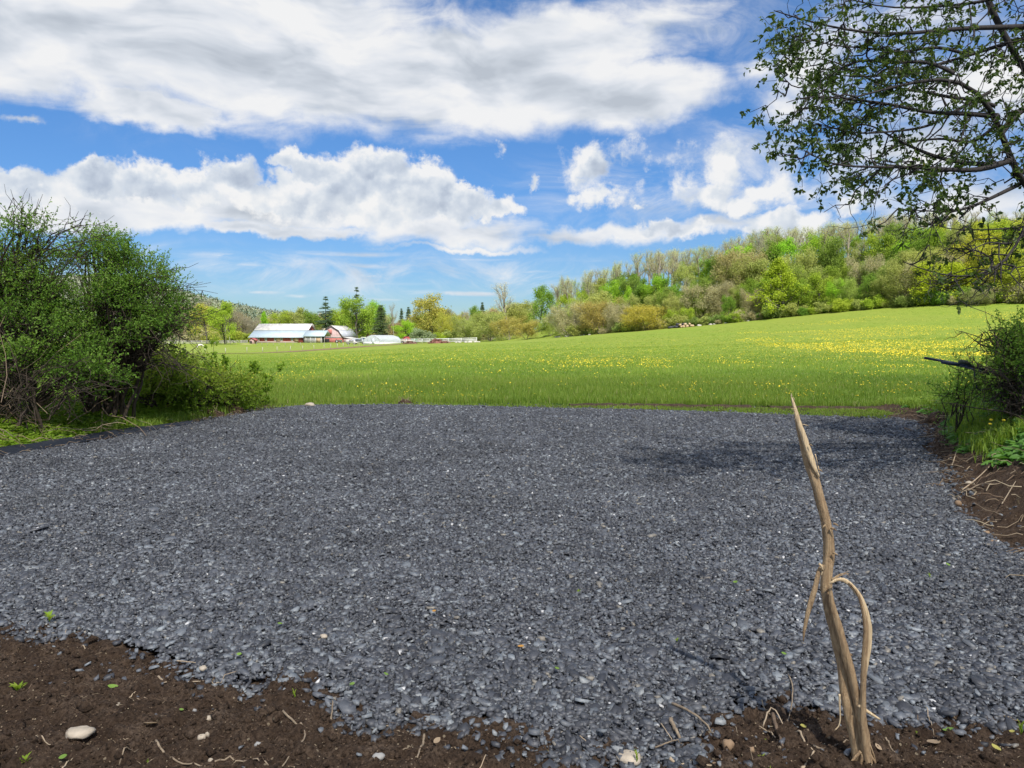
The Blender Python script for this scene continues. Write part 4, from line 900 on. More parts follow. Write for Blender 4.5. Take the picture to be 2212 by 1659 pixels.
def old_shed():
    r = frame_at(812, 425, math.radians(-10), 'small_outbuilding', label='outbuilding with rusty orange roof behind the greenhouse', cat='outbuilding')
    w_ = B(); prism(w_, [(0, -1), (0, 2.4), (3, 4.2), (6, 2.4), (6, -1)], -5.5, 5.5); w_.build('wall', WOODT, r); a = B(); panel(a, [(-6, -.5, 2.3), (6, -.5, 2.3), (6, 3, 4.8), (-6, 3, 4.8)]); panel(a, [(-6, 3, 4.8), (6, 3, 4.8), (6, 6.5, 2.3), (-6, 6.5, 2.3)]); a.build('roof', RSTR, r)
old_shed()
# hoop greenhouses
def plasticmat():
    m, nt, bs, out = mat('greenhouse_film'); bs.inputs['Base Color'].default_value = (.80, .84, .90, 1); bs.inputs['Roughness'].default_value = .35
    tl = N(nt, 'ShaderNodeBsdfTranslucent'); tl.inputs[0].default_value = (.8, .84, .9, 1); tp = N(nt, 'ShaderNodeBsdfTransparent'); m1 = N(nt, 'ShaderNodeMixShader'); m1.inputs[0].default_value = .4; L(nt, bs.outputs[0], m1.inputs[1]); L(nt, tl.outputs[0], m1.inputs[2])
    m2 = N(nt, 'ShaderNodeMixShader'); m2.inputs[0].default_value = .22; L(nt, m1.outputs[0], m2.inputs[1]); L(nt, tp.outputs[0], m2.inputs[2]); L(nt, m2.outputs[0], out.inputs[0]); return m
FILM = plasticmat()
def hoop(px, D, hw, hh, Lb, rz, label, prof):
    r = frame_at(px, D, rz, 'greenhouse', label=label, cat='greenhouse')
    b = B(); k = len(prof); P = np.array(prof)*[hw, hh]; V = np.concatenate([np.column_stack([P[:, 0], np.full(k, y), P[:, 1]]) for y in (0, Lb)])
    b.polys(V, [(i, i+1, k+i+1, k+i) for i in range(k-1)]); b.build('cover', FILM, r)
    e = B(); e.polys(np.column_stack([P[:, 0], np.full(k, .02), P[:, 1]])*[.985, 1, .985], [tuple(range(k))]); e.polys(np.column_stack([P[:, 0], np.full(k, Lb-.02), P[:, 1]])*[.985, 1, .985], [tuple(range(k-1, -1, -1))]); e.build('end_wall', FILM, r)
    f = B()
    for y in np.linspace(0, Lb, 7): f.tube(np.column_stack([P[:, 0], np.full(k, y), P[:, 1]])*[.97, 1, .97], .06, 4)
    f.tube([(0, -.02, 0), (0, -.02, hh)], .07, 4); f.tube([(-hw*.5, -.02, 0), (-hw*.5, -.02, hh*.8)], .06, 4); f.tube([(hw*.5, -.02, 0), (hw*.5, -.02, hh*.8)], .06, 4); f.build('frame', GREYB, r)
    q = B(); q.box(0, -.08, .45, hw*1.98, .08, 1.05); q.build('base_board', WHT, r); q = B(); q.box(hw*.995, Lb/2, .35, .08, Lb, .75); q.build('base_board', WHT, r)
    d_ = B(); d_.box(hw*.2, -.12, 1.2, 1.1, .06, 2.2); d_.build('door', FILM, r)
pf = [(-1, 0), (-1, .5), (-.86, .66), (-.5, .86), (0, 1), (.5, .86), (.86, .66), (1, .5), (1, 0)]
hoop(803, 300, 3.75, 3.75, 17, math.radians(-21), 'translucent white hoop greenhouse nearest the meadow', pf)
hoop(838, 335, 2.2, 3.1, 8, math.radians(-21), 'small round plastic tunnel behind the greenhouse', [(math.cos(a)*-1, math.sin(a)) for a in np.linspace(0, PI, 11)])
# vehicles
BLK = simple('tyre_rubber', (.02, .02, .02), .8, .2, 5); HUB = simple('wheel_hub', (.45, .45, .45), .4, .1, 5)
def wheel(parent, x, y, z, rad, wdt=.25):
    t = B(); t.tube([(x, y-wdt/2, z), (x, y+wdt/2, z)], rad, 16); w_ = t.build('wheel', BLK, parent); h = B(); h.tube([(x, y-wdt/2-.02, z), (x, y+wdt/2+.02, z)], rad*.5, 12); h.build('hub', HUB, w_)
def side_body(parent, prof, wdt, name, m_, y0=0):
    """side outline in (x,z) extruded across, with a soft tumblehome"""
    P = np.array(prof); k = len(P); zmax = P[:, 1].max(); rows = []
    for s in (-1, -.92, .92, 1):
        sh = .97 if abs(s) == 1 else 1.0
        rows.append(np.column_stack([P[:, 0], np.full(k, y0)+s*wdt/2*(1-.10*np.clip((P[:, 1]-.9)/(zmax-.9+1e-6), 0, 1)), np.mean(P[:, 1])+(P[:, 1]-np.mean(P[:, 1]))*sh]))
    V = np.concatenate(rows); fs = [tuple(range(k-1, -1, -1)), tuple(range(3*k, 4*k))]
    for q in range(3): fs += [(q*k+i, q*k+(i+1) % k, (q+1)*k+(i+1) % k, (q+1)*k+i) for i in range(k)]
    b = B(); b.polys(V, fs); return b.build(name, m_, parent)
def van(px, D, rz, colr, label, sc=1):
    r = frame_at(px, D, rz, 'parked_van', label=label, cat='van'); M_ = simple('van_paint', colr, .35, .05, 3)
    side_body(r, [(-2.4, .45), (2.3, .45), (2.45, .9), (1.75, 1.15), (1.25, 1.95), (-2.3, 2.0), (-2.45, 1.0)], 1.85, 'body', M_)
    g = B(); g.box(0, -.93, 1.5, 2.2, .03, .5); g.build('side_window', GLS, r); g = B(); g.box(1.55, 0, 1.52, .5, 1.5, .5); g.build('windscreen', GLS, r)
    for x in (-1.6, 1.5):
        for y in (-.85, .85): wheel(r, x, y, .36, .36)
    for y in (-.7, .7): h = B(); h.box(2.42, y, .8, .06, .25, .18); h.build('headlight', WHT, r)
    r.scale = (sc,)*3; return r
van(761, 318, math.radians(-6), (.62, .58, .57), 'white and pinkish van parked left of the greenhouse', 1.0)
van(776, 322, math.radians(4), (.33, .36, .37), 'grey van parked between the white van and the greenhouse', 1.25)
def truck(px, D, rz):
    r = frame_at(px, D, rz, 'parked_truck', label='dark blue truck with white top behind the greenhouse', cat='truck'); BL = simple('truck_blue', (.03, .06, .22), .35, .1, 3)
    side_body(r, [(-3.2, .6), (-3.2, 2.4), (1.0, 2.4), (1.0, .6)], 2.1, 'cargo_box', BL); t = B(); t.box(-1.1, 0, 2.62, 4.4, 2.2, .35); t.build('box_roof', WHT, r)
    side_body(r, [(1.05, .6), (1.05, 2.2), (2.0, 2.2), (2.5, 1.5), (3.2, 1.3), (3.25, .6)], 1.95, 'cab', BL); g = B(); g.box(1.6, -.98, 1.75, .7, .04, .5); g.build('side_window', GLS, r); g = B(); g.box(2.3, 0, 1.82, .3, 1.6, .45); g.build('windscreen', GLS, r)
    for x in (-2.3, 2.3):
        for y in (-.95, .95): wheel(r, x, y, .45, .45)
truck(795, 366, math.radians(4))
def tractor(px, D, rz, colr, label):
    r = frame_at(px, D, rz, 'farm_tractor', label=label, cat='tractor'); M_ = simple('tractor_paint', colr, .5, .15, 3)
    h = B(); h.box(1.1, 0, 1.15, 1.7, .7, .75); h.build('hood', M_, r); c_ = B(); c_.box(-.5, 0, 1.0, 1.4, .8, .6); c_.build('body', M_, r)
    s = B(); s.box(-.6, 0, 1.5, .5, .5, .15); s.box(-.85, 0, 1.75, .1, .5, .5); s.build('seat', BLK, r); t = B(); t.tube([(.1, 0, 1.3), (-.1, 0, 1.75)], .04, 6); t.build('steering_column', BLK, r)
    ro = B()
    for y in (-.6, .6): ro.tube([(-1.0, y, 1.2), (-1.0, y, 2.5)], .05, 5)
    ro.box(-.7, 0, 2.5, 1.4, 1.5, .08); ro.build('canopy', M_, r); e = B(); e.tube([(1.4, .2, 1.5), (1.4, .2, 2.2)], .05, 6); e.build('exhaust', BLK, r)
    for y in (-.85, .85): wheel(r, -.7, y, .8, .8, .4); wheel(r, 1.5, y*.85, .45, .45, .25)
tractor(731, 372, math.radians(15), (.08, .16, .10), 'dark green tractor in front of the gambrel barn')
def machine():
    r = frame_at(878, 340, math.radians(10), 'farm_machine', label='rounded red farm machine beside the flatbed trailer', cat='machine'); M_ = simple('machine_red', (.30, .05, .045), .5, .2, 3)
    b = B(); th = np.linspace(0, PI, 11); P = [(-2.0*math.cos(a), 2.6*math.sin(a)**.8+.5) for a in th]; k = len(P)
    V = [(x, -1.0, z) for x, z in P]+[(x*.92, 1.2, z*.95) for x, z in P]; b.polys(V, [tuple(range(k)), tuple(range(2*k-1, k-1, -1))]+[(i, k+i, k+i+1, i+1) for i in range(k-1)]+[(k-1, 2*k-1, k, 0)]); b.build('body', M_, r)
    d_ = B(); d_.tube([(-1.9, -1.05, 1.2), (-1.0, -1.08, 2.6), (.6, -1.05, 3.0)], .12, 5); d_.tube([(-.9, -1.06, .7), (.3, -1.08, 2.2)], .25, 6); d_.build('chute', DARK, r)
    for y in (-.95, .95): wheel(r, -1.0, y, .5, .5); wheel(r, 1.1, y, .5, .5)
machine()
def trailer():
    r = frame_at(877, 316, math.radians(2), 'flatbed_trailer', label='low flatbed trailer with pale deck at the meadow edge', cat='trailer'); b = B(); b.box(0, 0, 1.05, 6.4, 2.2, .25); b.build('deck', simple('pale_planks', (.55, .50, .42), .8), r); b = B(); b.box(-.3, -.9, .82, 5.6, .12, .2); b.box(-.3, .9, .82, 5.6, .12, .2); b.tube([(-3.2, 0, .85), (-4.6, 0, .7)], .08, 5); b.build('frame', DARK, r)
    for x in (-1.4, 1.2):
        for y in (-.95, .95): wheel(r, x, y, .42, .42)
trailer()
def drawers():
    r = frame_at(895, 318, 0, 'garden_table', label='small green table by the white board fence', cat='table'); b = B(); b.box(0, 0, 1.5, 2.4, 1.0, .15); b.build('tabletop', simple('green_table', (.06, .38, .24), .5), r)
    for x in (-1, 1):
        for y in (-.4, .4): l = B(); l.box(x, y, .72, .12, .12, 1.44); l.build('leg', simple('green_leg', (.06, .38, .24), .5), r)
drawers()
# fences
def fence(name, label, pts, ph, rails, sp_, m_, pr=.07, wire=False, cat='fence'):
    P = smoothline([(XD(px, D), D, 0) for px, D in pts], 200); P[:, 2] = [Zt(x, y) for x, y in P[:, :2]]
    d = np.concatenate([[0], np.cumsum(np.linalg.norm(np.diff(P[:, :2], axis=0), axis=1))]); n = int(d[-1]/sp_)
    r = empty(name, P[0], label=label, cat=cat); O = P[0]; Q = []
    for i in range(n+1):
        p = np.array([np.interp(i*d[-1]/n, d, P[:, k]) for k in range(3)])-O; Q.append(p)
        b = B(); b.tube([p-[0, 0, .3], p+[random.uniform(-.04, .04), 0, ph*random.uniform(.94, 1.05)]], pr, 6)
        if i < 100: b.build('post', m_, r)
    Q = np.array(Q)
    for h in rails:
        b = B()
        if wire: b.tube(Q+[0, 0, h], .012, 3, cap=False); b.build('wire', m_, r)
        else:
            for i in range(n):
                a, c = Q[i]+[0, 0, h], Q[i+1]+[0, 0, h]; V = []
                for e in (a, c): V += [e+[0, -.04, -.12], e+[0, .04, -.12], e+[0, .04, .12], e+[0, -.04, .12]]
                b.polys(V, [(0, 1, 5, 4), (1, 2, 6, 5), (2, 3, 7, 6), (3, 0, 4, 7), (3, 2, 1, 0), (4, 5, 6, 7)])
            b.build('rail', m_, r)
    return r
fence('paddock_fence', 'low wire fence with pale posts along the dirt track', [(400, 178), (470, 186), (539, 192), (622, 206), (697, 222), (742, 240), (785, 262), (830, 285)], 1.35, (.5, .9, 1.25), 5.6, POSTM, .075, True)
fence('wire_fence', 'wire fence with thin posts across the paddock before the barns', [(555, 318), (612, 300), (660, 290), (720, 296), (775, 305)], 1.5, (.6, 1.1, 1.4), 5.0, simple('grey_post', (.30, .30, .26), .9), .06, True)
fence('rail_fence', 'weathered three rail fence by the utility pole', [(330, 352), (420, 356), (480, 362), (535, 378)], 1.7, (.5, 1.0, 1.5), 4.2, simple('pale_rail', (.50, .48, .44), .9), .10)
fence('board_fence', 'white three board fence curving right of the greenhouse', [(862, 322), (900, 312), (940, 300), (985, 292), (1030, 292)], 1.9, (.6, 1.15, 1.7), 6.0, WHT, .08)
def pole():
    X = XD(490, 350); r = empty('utility_pole', (X, 350, Zt(X, 350)), label='tall wooden utility pole with crossarm', cat='utility pole'); b = B(); b.tube([(0, 0, -.5), (-.25, 0, 5), (-.5, 0, 11.9)], [.2, .17, .13], 8); b.build('shaft', POSTM, r); b = B(); b.box(-.6, -.15, 11.3, 3.0, .14, .16); a = b.build('crossarm', simple('pale_crossarm', (.6, .6, .56), .8), r)
    for x in (-1.9, -.9, .3, .75): i = B(); i.tube([(x, -.15, 11.36), (x, -.15, 11.65)], [.07, .05], 6); i.build('insulator', WHT, a)
pole()
X = XD(499, 346); b = B(); b.tube([(0, 0, -.3), (-.35, 0, 2.4), (-.7, 0, 4.6)], [.17, .15, .13], 8); o = b.build('leaning_post', POSTM); o.location = (X, 346, Zt(X, 346)); tag(o, 'short pale post leaning left beside the utility pole', 'post')
# straw patches and the dirt track
def patch(pts, name, m_, up=.05):
    Q = np.array([(XD(a, D), D) for a, D in pts]); c = Q.mean(0); n = 40; R_ = []
    for i in range(n): pass
    k = len(Q); ring = np.concatenate([np.linspace(Q[i], Q[(i+1) % k], 8, endpoint=False) for i in range(k)]); ring = ring+(np.stack([vn(ring[:, 0]*.7, ring[:, 1]*.7, 3), vn(ring[:, 0]*.7, ring[:, 1]*.7, 4)], 1)-.5)*1.2
    V = [ring*f+c*(1-f) for f in (1, .66, .33)]; V = np.concatenate(V+[c[None]]); Z = H(V[:, 0], V[:, 1])+up; n = len(ring); fs = []
    b = B(); VV = np.column_stack([V, Z]); 
    for l in range(2): fs += [(l*n+i, l*n+(i+1) % n, (l+1)*n+(i+1) % n, (l+1)*n+i) for i in range(n)]
    fs += [(2*n+i, 2*n+(i+1) % n, 3*n) for i in range(n)]; b.polys(VV, fs); o = b.build(name, m_); tag(o, kind='structure')
STRAW = simple('straw', (.52, .44, .22), .95, .25, 1.5); TRK = simple('track_soil', (.19, .12, .07), .95, .3, .8)
patch([(517, 352), (543, 352), (552, 362), (528, 364)], 'straw_ground', STRAW); patch([(504, 335), (516, 335), (514, 339)], 'straw_ground', STRAW)
def strip(pts, wd, name, m_, up=.06):
    P = smoothline([(XD(a, D), D) for a, D in pts], 90); T = np.gradient(P, axis=0); T /= np.linalg.norm(T, axis=1)[:, None]; S_ = np.stack([-T[:, 1], T[:, 0]], 1); k = np.linspace(-1, 1, 7); W_ = np.interp(np.linspace(0, 1, 90), np.linspace(0, 1, len(wd)), wd)
    V = P[:, None]+S_[:, None]*k[None, :, None]*W_[:, None, None]*.5; V = V.reshape(-1, 2); V += (np.stack([vn(V[:, 0]*.8, V[:, 1]*.8, 8), vn(V[:, 0]*.8, V[:, 1]*.8, 9)], 1)-.5)*.9
    i = np.arange(89)[:, None]*7; j = np.arange(6)[None]; b = B(); b.add(np.column_stack([V, H(V[:, 0], V[:, 1])+up]), np.stack([i+j, i+j+1, i+8+j, i+7+j], -1).reshape(-1, 4)); o = b.build(name, m_, smooth=True); tag(o, kind='structure')
strip([(300, 158), (440, 168), (540, 180), (622, 194), (697, 209), (742, 224), (800, 248), (860, 272), (930, 284), (1010, 288)], [6, 7, 7, 9, 9, 8, 5, 3], 'path', TRK)
# brush heaps, logs and stones
def heap(px, D, wd, hh, colr, label, name='brush_heap', cat='brush heap'):
    X = XD(px, D); b = B(); R = np.random.default_rng(int(px))
    for i in range(150):
        a = R.uniform(-1, 1); t = (1-a*a)*hh; p = np.array([a*wd/2, R.uniform(-1, 1)*wd*.25, R.uniform(0, 1)*t]); d_ = rdir(1, R)[0]*R.uniform(.5, 1.3); d_[2] *= .5; b.tube(curve(p-d_, p+d_, R.uniform(-.1, .2), .06, 4, R), R.uniform(.03, .08), 4, R.random(), cap=False)
    th = np.linspace(0, 2*PI, 18, endpoint=False); V = []; 
    for l, f in ((0, 1), (.5, .8), (.85, .45)): V += [(math.cos(t)*wd/2*f*R.uniform(.85, 1.1), math.sin(t)*wd*.25*f, hh*l*R.uniform(.7, 1)) for t in th]
    V.append((0, 0, hh*.95)); fs = [(l*18+i, l*18+(i+1) % 18, (l+1)*18+(i+1) % 18, (l+1)*18+i) for l in range(2) for i in range(18)]+[(36+i, 36+(i+1) % 18, 54) for i in range(18)]; b.polys(V, fs)
    o = b.build(name, simple('brush_brown', colr, .95, .4, 1.2)); o.location = (X, D, Zt(X, D)-.1); tag(o, label, cat)
heap(943, 282, 5.6, 1.9, (.20, .09, .07), 'dark reddish brown heap of brush in front of the white board fence'); heap(886, 296, 5.5, .9, (.20, .11, .09), 'low reddish brown brush heap below the trailer'); heap(962, 284, 3.2, .9, (.30, .19, .14), 'smaller brown brush heap right of the dark one')
def log_obj(name, px, D, dx, dy, dz, Ln, rad, rz, m_, label, cat, group):
    b = B(); b.tube([(-Ln/2, 0, 0), (0, 0, .03), (Ln/2, 0, 0)], [rad, rad*1.04, rad*.94], 9); o = b.build(name, m_); X = XD(px, D)+dx; o.location = (X, D+dy, Zt(X, D+dy)+dz); o.rotation_euler = (0, random.uniform(-.15, .15), rz); tag(o, label, cat, group)
LD = simple('dark_log', (.05, .05, .06), .8, .4, 2); LP = simple('pale_log', (.52, .38, .24), .85, .25, 2)
R = np.random.default_rng(3)
for i in range(10): log_obj('dark_log', 1447+i*4.4, 197, 0, R.uniform(-.4, .4), .3+(.55 if i % 3 == 1 and i > 3 else 0), 1.4, R.uniform(.28, .36), R.uniform(-.5, .5), LD, 'dark log in the pile at the meadow edge', 'log', 'dark logs in the pile at the meadow edge')
for i in range(9): log_obj('pale_log', 1467+i*3.6, 196, 0, R.uniform(-.6, .2), .25+(.5 if i % 3 == 0 else 0), 1.2, R.uniform(.25, .34), R.uniform(.6, 2.2), LP, 'pale cut log in the pile at the meadow edge', 'log', 'pale logs in the pile at the meadow edge')
STN = simple('field_stone', (.45, .42, .36), .85, .25, 2)
def rock(name, X, Y, Z, sx, sy, sz, m_, label, cat='stone', group=None, seed=0, rz=0):
    R_ = np.random.default_rng(seed); nu, nv = 14, 8; T, Ph = np.meshgrid(np.linspace(0, 2*PI, nu, endpoint=False), np.linspace(.05, PI-.05, nv)); d_ = np.stack([np.sin(Ph)*np.cos(T), np.sin(Ph)*np.sin(T), np.cos(Ph)], -1)
    f = 1+.35*(fbm(d_[..., 0]*1.6+seed, d_[..., 1]*1.6+d_[..., 2]*1.3, seed, 3)-.5)*2; d_ = np.sign(d_)*np.abs(d_)**.92*(f+.10*(vn(d_[..., 0]*5+seed, d_[..., 1]*5+d_[..., 2]*4, seed)-.5))[..., None]*[sx, sy, sz]; i = np.arange(nv-1)[:, None]*nu; j = np.arange(nu)[None]; j2 = (j+1) % nu
    b = B(); b.add(d_.reshape(-1, 3), np.stack([i+j, i+nu+j, i+nu+j2, i+j2], -1).reshape(-1, 4)); b.polys(np.concatenate([d_[0], d_[-1]]), [tuple(range(nu)), tuple(range(2*nu-1, nu-1, -1))]); o = b.build(name, m_, smooth=True); o.location = (X, Y, Z); o.rotation_euler = (0, 0, rz); tag(o, label, cat, group); return o
for i in range(34):
    px = random.choice([random.uniform(1500, 1640), random.uniform(980, 1035), random.uniform(1200, 1290)]); Y = 200.
    if px < 1100: Y = 292
    else:
        for _ in range(20): Y = .5*Y+.5*(float(edge(XD(px, Y)))-1)
    X = XD(px, Y); s_ = random.uniform(.22, .5) if px > 1100 else random.uniform(.35, .7); rock('field_stone', X, Y, Zt(X, Y)+.1, s_*1.3, s_, s_*.7, STN, 'pale field stone lying along the far meadow edge', 'stone', 'stones along the far meadow edge', i, random.uniform(0, 3))
# horse, a grazing pinto: one skinned body
def horse():
    me = bpy.data.meshes.new('horse'); J = [((0, 0, 1.15), .30), ((.45, 0, 1.18), .28), ((.75, 0, 1.2), .25), ((1.05, 0, 1.0), .17), ((1.35, 0, .70), .12), ((1.5, 0, .42), .12), ((1.62, 0, .16), .07), ((-.45, 0, 1.16), .30), ((-.72, 0, 1.05), .22), ((-.85, 0, .75), .05), ((-.88, 0, .4), .07)]
    E = [(0, 1), (1, 2), (2, 3), (3, 4), (4, 5), (5, 6), (0, 7), (7, 8), (8, 9), (9, 10)]
    for s in (-1, 1):
        k = len(J); J += [((.62, s*.17, .78), .12), ((.60, s*.17, .42), .065), ((.60, s*.17, .04), .05), ((-.62, s*.17, .80), .16), ((-.74, s*.17, .46), .07), ((-.68, s*.17, .04), .05)]; E += [(1, k), (k, k+1), (k+1, k+2), (7, k+3), (k+3, k+4), (k+4, k+5)]
    me.from_pydata([j[0] for j in J], E, []); o = bpy.data.objects.new('horse', me); C.objects.link(o); md = o.modifiers.new('skin', 'SKIN'); 
    for v, j in zip(me.skin_vertices[0].data, J): v.radius = (j[1], j[1])
    me.skin_vertices[0].data[0].use_root = True; o.modifiers.new('sub', 'SUBSURF').levels = 2; o.modifiers['sub'].render_levels = 2
    m, nt, bs, out = mat('pinto_coat'); n = noise(nt, 1.2, 2, .5, objc(nt)); L(nt, ramp(nt, n.outputs[0], [(.48, (.7, .68, .62)), (.52, (.10, .05, .03))], 'CONSTANT').outputs[0], bs.inputs['Base Color']); me.materials.append(m)
    X = XD(432, 262); o.location = (X, 262, Zt(X, 262)); o.rotation_euler = (0, 0, .2); tag(o, 'white and brown horse grazing in the paddock behind the bush', 'horse')
horse()
# ================================================================== near vegetation
LEAFB = leafmat('bush_leaf', [(0, (.11, .23, .03)), (.4, (.20, .38, .055)), (.8, (.30, .49, .09)), (1, (.42, .58, .16))], .5, .65, spec=.15)
LEAFY = leafmat('ground_leaf', [(0, (.10, .19, .02)), (.4, (.22, .37, .035)), (.8, (.34, .49, .06)), (1, (.46, .53, .10))], .5, .65, spec=.15)
LEAFR = leafmat('bank_leaf', [(0, (.06, .15, .03)), (.4, (.12, .28, .05)), (.8, (.19, .39, .075)), (1, (.28, .46, .11))], .4, .45)
LEAFT = leafmat('tree_leaf', [(0, (.05, .09, .025)), (.5, (.095, .16, .04)), (.85, (.17, .24, .055)), (.95, (.25, .29, .07)), (1, (.18, .12, .05))], .5, .45)
TWIGM = barkmat('twig_bark', (.028, .02, .014), (.095, .068, .046), 10, 3, .004)
TREEB = barkmat('tree_bark', (.018, .016, .015), (.065, .055, .05), 14, 4, .01)
DRY = leafmat('dry_stalk', [(0, (.12, .075, .05)), (.5, (.28, .20, .13)), (1, (.55, .45, .30))], .1, .8)
def lobe(px, py, D, rpx, rpy, ry): c = at(px, py, D); return (c[0], c[1], c[2], rpx*D/FPX, ry, rpy*D/FPX)
def bush(name, label, base, lobes, ns, leafL, seed, m=LEAFB, cat='bush', stems=3, nl=11, bare=None, tint=.45, shell=.45, twr=.0045):
    R = np.random.default_rng(seed); base = np.asarray(base, float); r = empty(name, base, label=label, cat=cat)
    tb = B(); lf = B(); vol = np.array([l[3]*l[4]*l[5] for l in lobes])**.67; vol /= vol.sum(); S = []
    for l in lobes:
        c = np.array(l[:3])
        for q in range(stems):
            e = c+rdir(1, R)[0]*np.array(l[3:])*.5; s = base+np.array([R.uniform(-.35, .35), R.uniform(-.3, .3), -.1]); P = curve(s, e, 0, .05, 7, R); P[:, :2] += (c[:2]-base[:2])*-.18*np.sin(np.linspace(0, PI, 7))[:, None]
            tb.tube(P, np.linspace(.035, .012, 7)*min(1, max(ns, 60)/900), 5, cap=False); S.append(P)
    S = np.array(S); nc = max(5, ns//26); kc = R.choice(len(lobes), nc, p=vol); Lc = np.array(lobes)[kc]; dc = rdir(nc, R, .12); rc = R.uniform(0, 1, nc)**.33; Ec = Lc[:, :3]+dc*rc[:, None]*Lc[:, 3:]*.95; bc = R.normal(size=nc)*.16
    w_ = R.integers(0, nc, ns); k = kc[w_]; Lb = np.array(lobes)[k]; off = rdir(ns, R, .3)*(R.uniform(0, 1, ns)**.5)[:, None]*.30*leafL/.045; E = Ec[w_]+off*[1, 1, .72]; d_ = (E-Lb[:, :3])/Lb[:, 3:]; rad = np.clip(np.linalg.norm(d_, axis=1), 0, 1.3); d_ = d_/(rad[:, None]+1e-6); E[:, 2] = np.maximum(E[:, 2], base[2]+.05); bl = bc[w_]+R.normal(size=ns)*.07+off[:, 2]*.5  # bl: paler leaves towards clump tops, top light put into the tint
    LP_, LD_, LT = [], [], []
    for i in range(ns):
        st = S[k[i]*stems+R.integers(stems)]; a = st[R.integers(2, 7)]
        if i % 5 == 0: tb.tube(curve(a, E[i], .04, .03, 5, R), np.linspace(.011, .003, 5), 3, cap=False)
        dr = nrm(d_[i]+rdir(1, R)[0]*.7+[0, 0, .25]); Ln = R.uniform(.18, .42)*leafL/.045; P = curve(E[i]-dr*Ln*.3, E[i]+dr*Ln*.7, R.uniform(-.02, .03), .01, 5, R)
        tb.tube(P, np.linspace(twr*.7, twr*.3, 5), 3, cap=False)
        t = np.linspace(.1, 1, nl); LP_.append(np.stack([np.interp(t, np.linspace(0, 1, 5), P[:, c]) for c in range(3)], 1)); LD_.append(nrm(P[-1]-P[0])[None]*.5+rdir(nl, R)); LT.append(np.full(nl, bl[i]+.16*(rad[i]-.6)))  # leaf tint also darkens inwards, shade put into the colour
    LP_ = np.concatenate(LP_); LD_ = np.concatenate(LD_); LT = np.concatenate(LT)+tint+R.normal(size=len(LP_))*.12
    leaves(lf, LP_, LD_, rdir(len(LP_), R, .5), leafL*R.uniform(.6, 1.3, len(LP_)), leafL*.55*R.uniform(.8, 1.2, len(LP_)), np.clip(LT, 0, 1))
    if bare:
        for (p0, p1, sag, w, n_) in bare:
            for q in range(n_):
                a = np.array(p0)+R.normal(size=3)*.08; e = np.array(p1)+R.normal(size=3)*np.array([w, .3, w*.7]); P = curve(a, e, sag*R.uniform(.3, 1.4), .035, 8, R); tb.tube(P, np.linspace(.013, .003, 8), 3, cap=False)
                for z in range(4):
                    b0 = P[R.integers(2, 7)]; tb.tube(curve(b0, b0+rdir(1, R)[0]*R.uniform(.15, .5), -.03, .02, 4, R), np.linspace(.006, .002, 4), 3, cap=False)
    V = len(tb.v); 
    for bb, nm, mm in ((tb, 'branches', TWIGM), (lf, 'foliage', m)): o = bb.build(nm, mm, r); o.matrix_parent_inverse = Matrix.Translation(-Vector(base))
    return r
g0 = lambda px, py, Y: (lambda p: np.array([p[0], Y, float(bankz(p[0], Y)+H(p[0], Y))]))(at(px, py, Y))
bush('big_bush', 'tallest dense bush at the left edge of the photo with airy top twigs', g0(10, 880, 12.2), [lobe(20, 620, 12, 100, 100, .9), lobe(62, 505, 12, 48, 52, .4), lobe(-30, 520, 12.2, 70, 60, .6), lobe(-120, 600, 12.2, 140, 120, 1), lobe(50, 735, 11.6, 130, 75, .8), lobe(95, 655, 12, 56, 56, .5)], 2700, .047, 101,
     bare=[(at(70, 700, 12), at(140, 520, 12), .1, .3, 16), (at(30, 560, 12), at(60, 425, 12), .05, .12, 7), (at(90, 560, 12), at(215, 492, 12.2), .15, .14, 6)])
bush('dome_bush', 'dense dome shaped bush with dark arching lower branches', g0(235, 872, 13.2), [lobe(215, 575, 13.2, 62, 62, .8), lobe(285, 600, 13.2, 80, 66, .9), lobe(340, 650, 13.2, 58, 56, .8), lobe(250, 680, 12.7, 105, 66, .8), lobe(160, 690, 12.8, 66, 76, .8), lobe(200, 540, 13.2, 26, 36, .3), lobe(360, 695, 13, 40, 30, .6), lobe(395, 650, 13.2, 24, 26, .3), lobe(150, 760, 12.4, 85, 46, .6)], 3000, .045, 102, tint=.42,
     bare=[(at(270, 800, 13), at(400, 800, 12.8), .55, .28, 34), (at(280, 780, 13), at(420, 700, 13), .25, .25, 20), (at(240, 640, 13.2), at(400, 610, 13.2), .1, .3, 12), (at(240, 820, 12.8), at(300, 720, 12.8), .1, .25, 14)])
bush('low_bush', 'low leafy bush filling the gap at the foot of the two left bushes', g0(60, 905, 11.4), [lobe(20, 800, 11.3, 120, 38, .5), lobe(190, 800, 11.8, 70, 36, .5), lobe(-100, 790, 11.4, 90, 60, .6)], 1300, .048, 103, tint=.4, stems=1,
     bare=[(at(0, 900, 11), at(120, 800, 11), .15, .35, 8), (at(120, 890, 11.2), at(230, 810, 11.2), .2, .3, 9), (at(60, 900, 11), at(10, 800, 11), .15, .35, 5)])
bush('weedy_bush', 'small yellow green bush under the arching branches', g0(330, 878, 14.6), [lobe(330, 820, 14.6, 60, 38, .6), lobe(420, 835, 15.2, 70, 30, .6), lobe(270, 840, 14, 50, 32, .5), lobe(490, 852, 16.2, 60, 18, .5), lobe(380, 800, 15, 30, 26, .4)], 1900, .062, 104, LEAFY, tint=.65, nl=11, stems=1, twr=.003,
     bare=[(at(400, 870, 15.5), at(420, 800, 15.5), .1, .5, 8), (at(480, 872, 16), at(520, 820, 16), .1, .4, 5)])
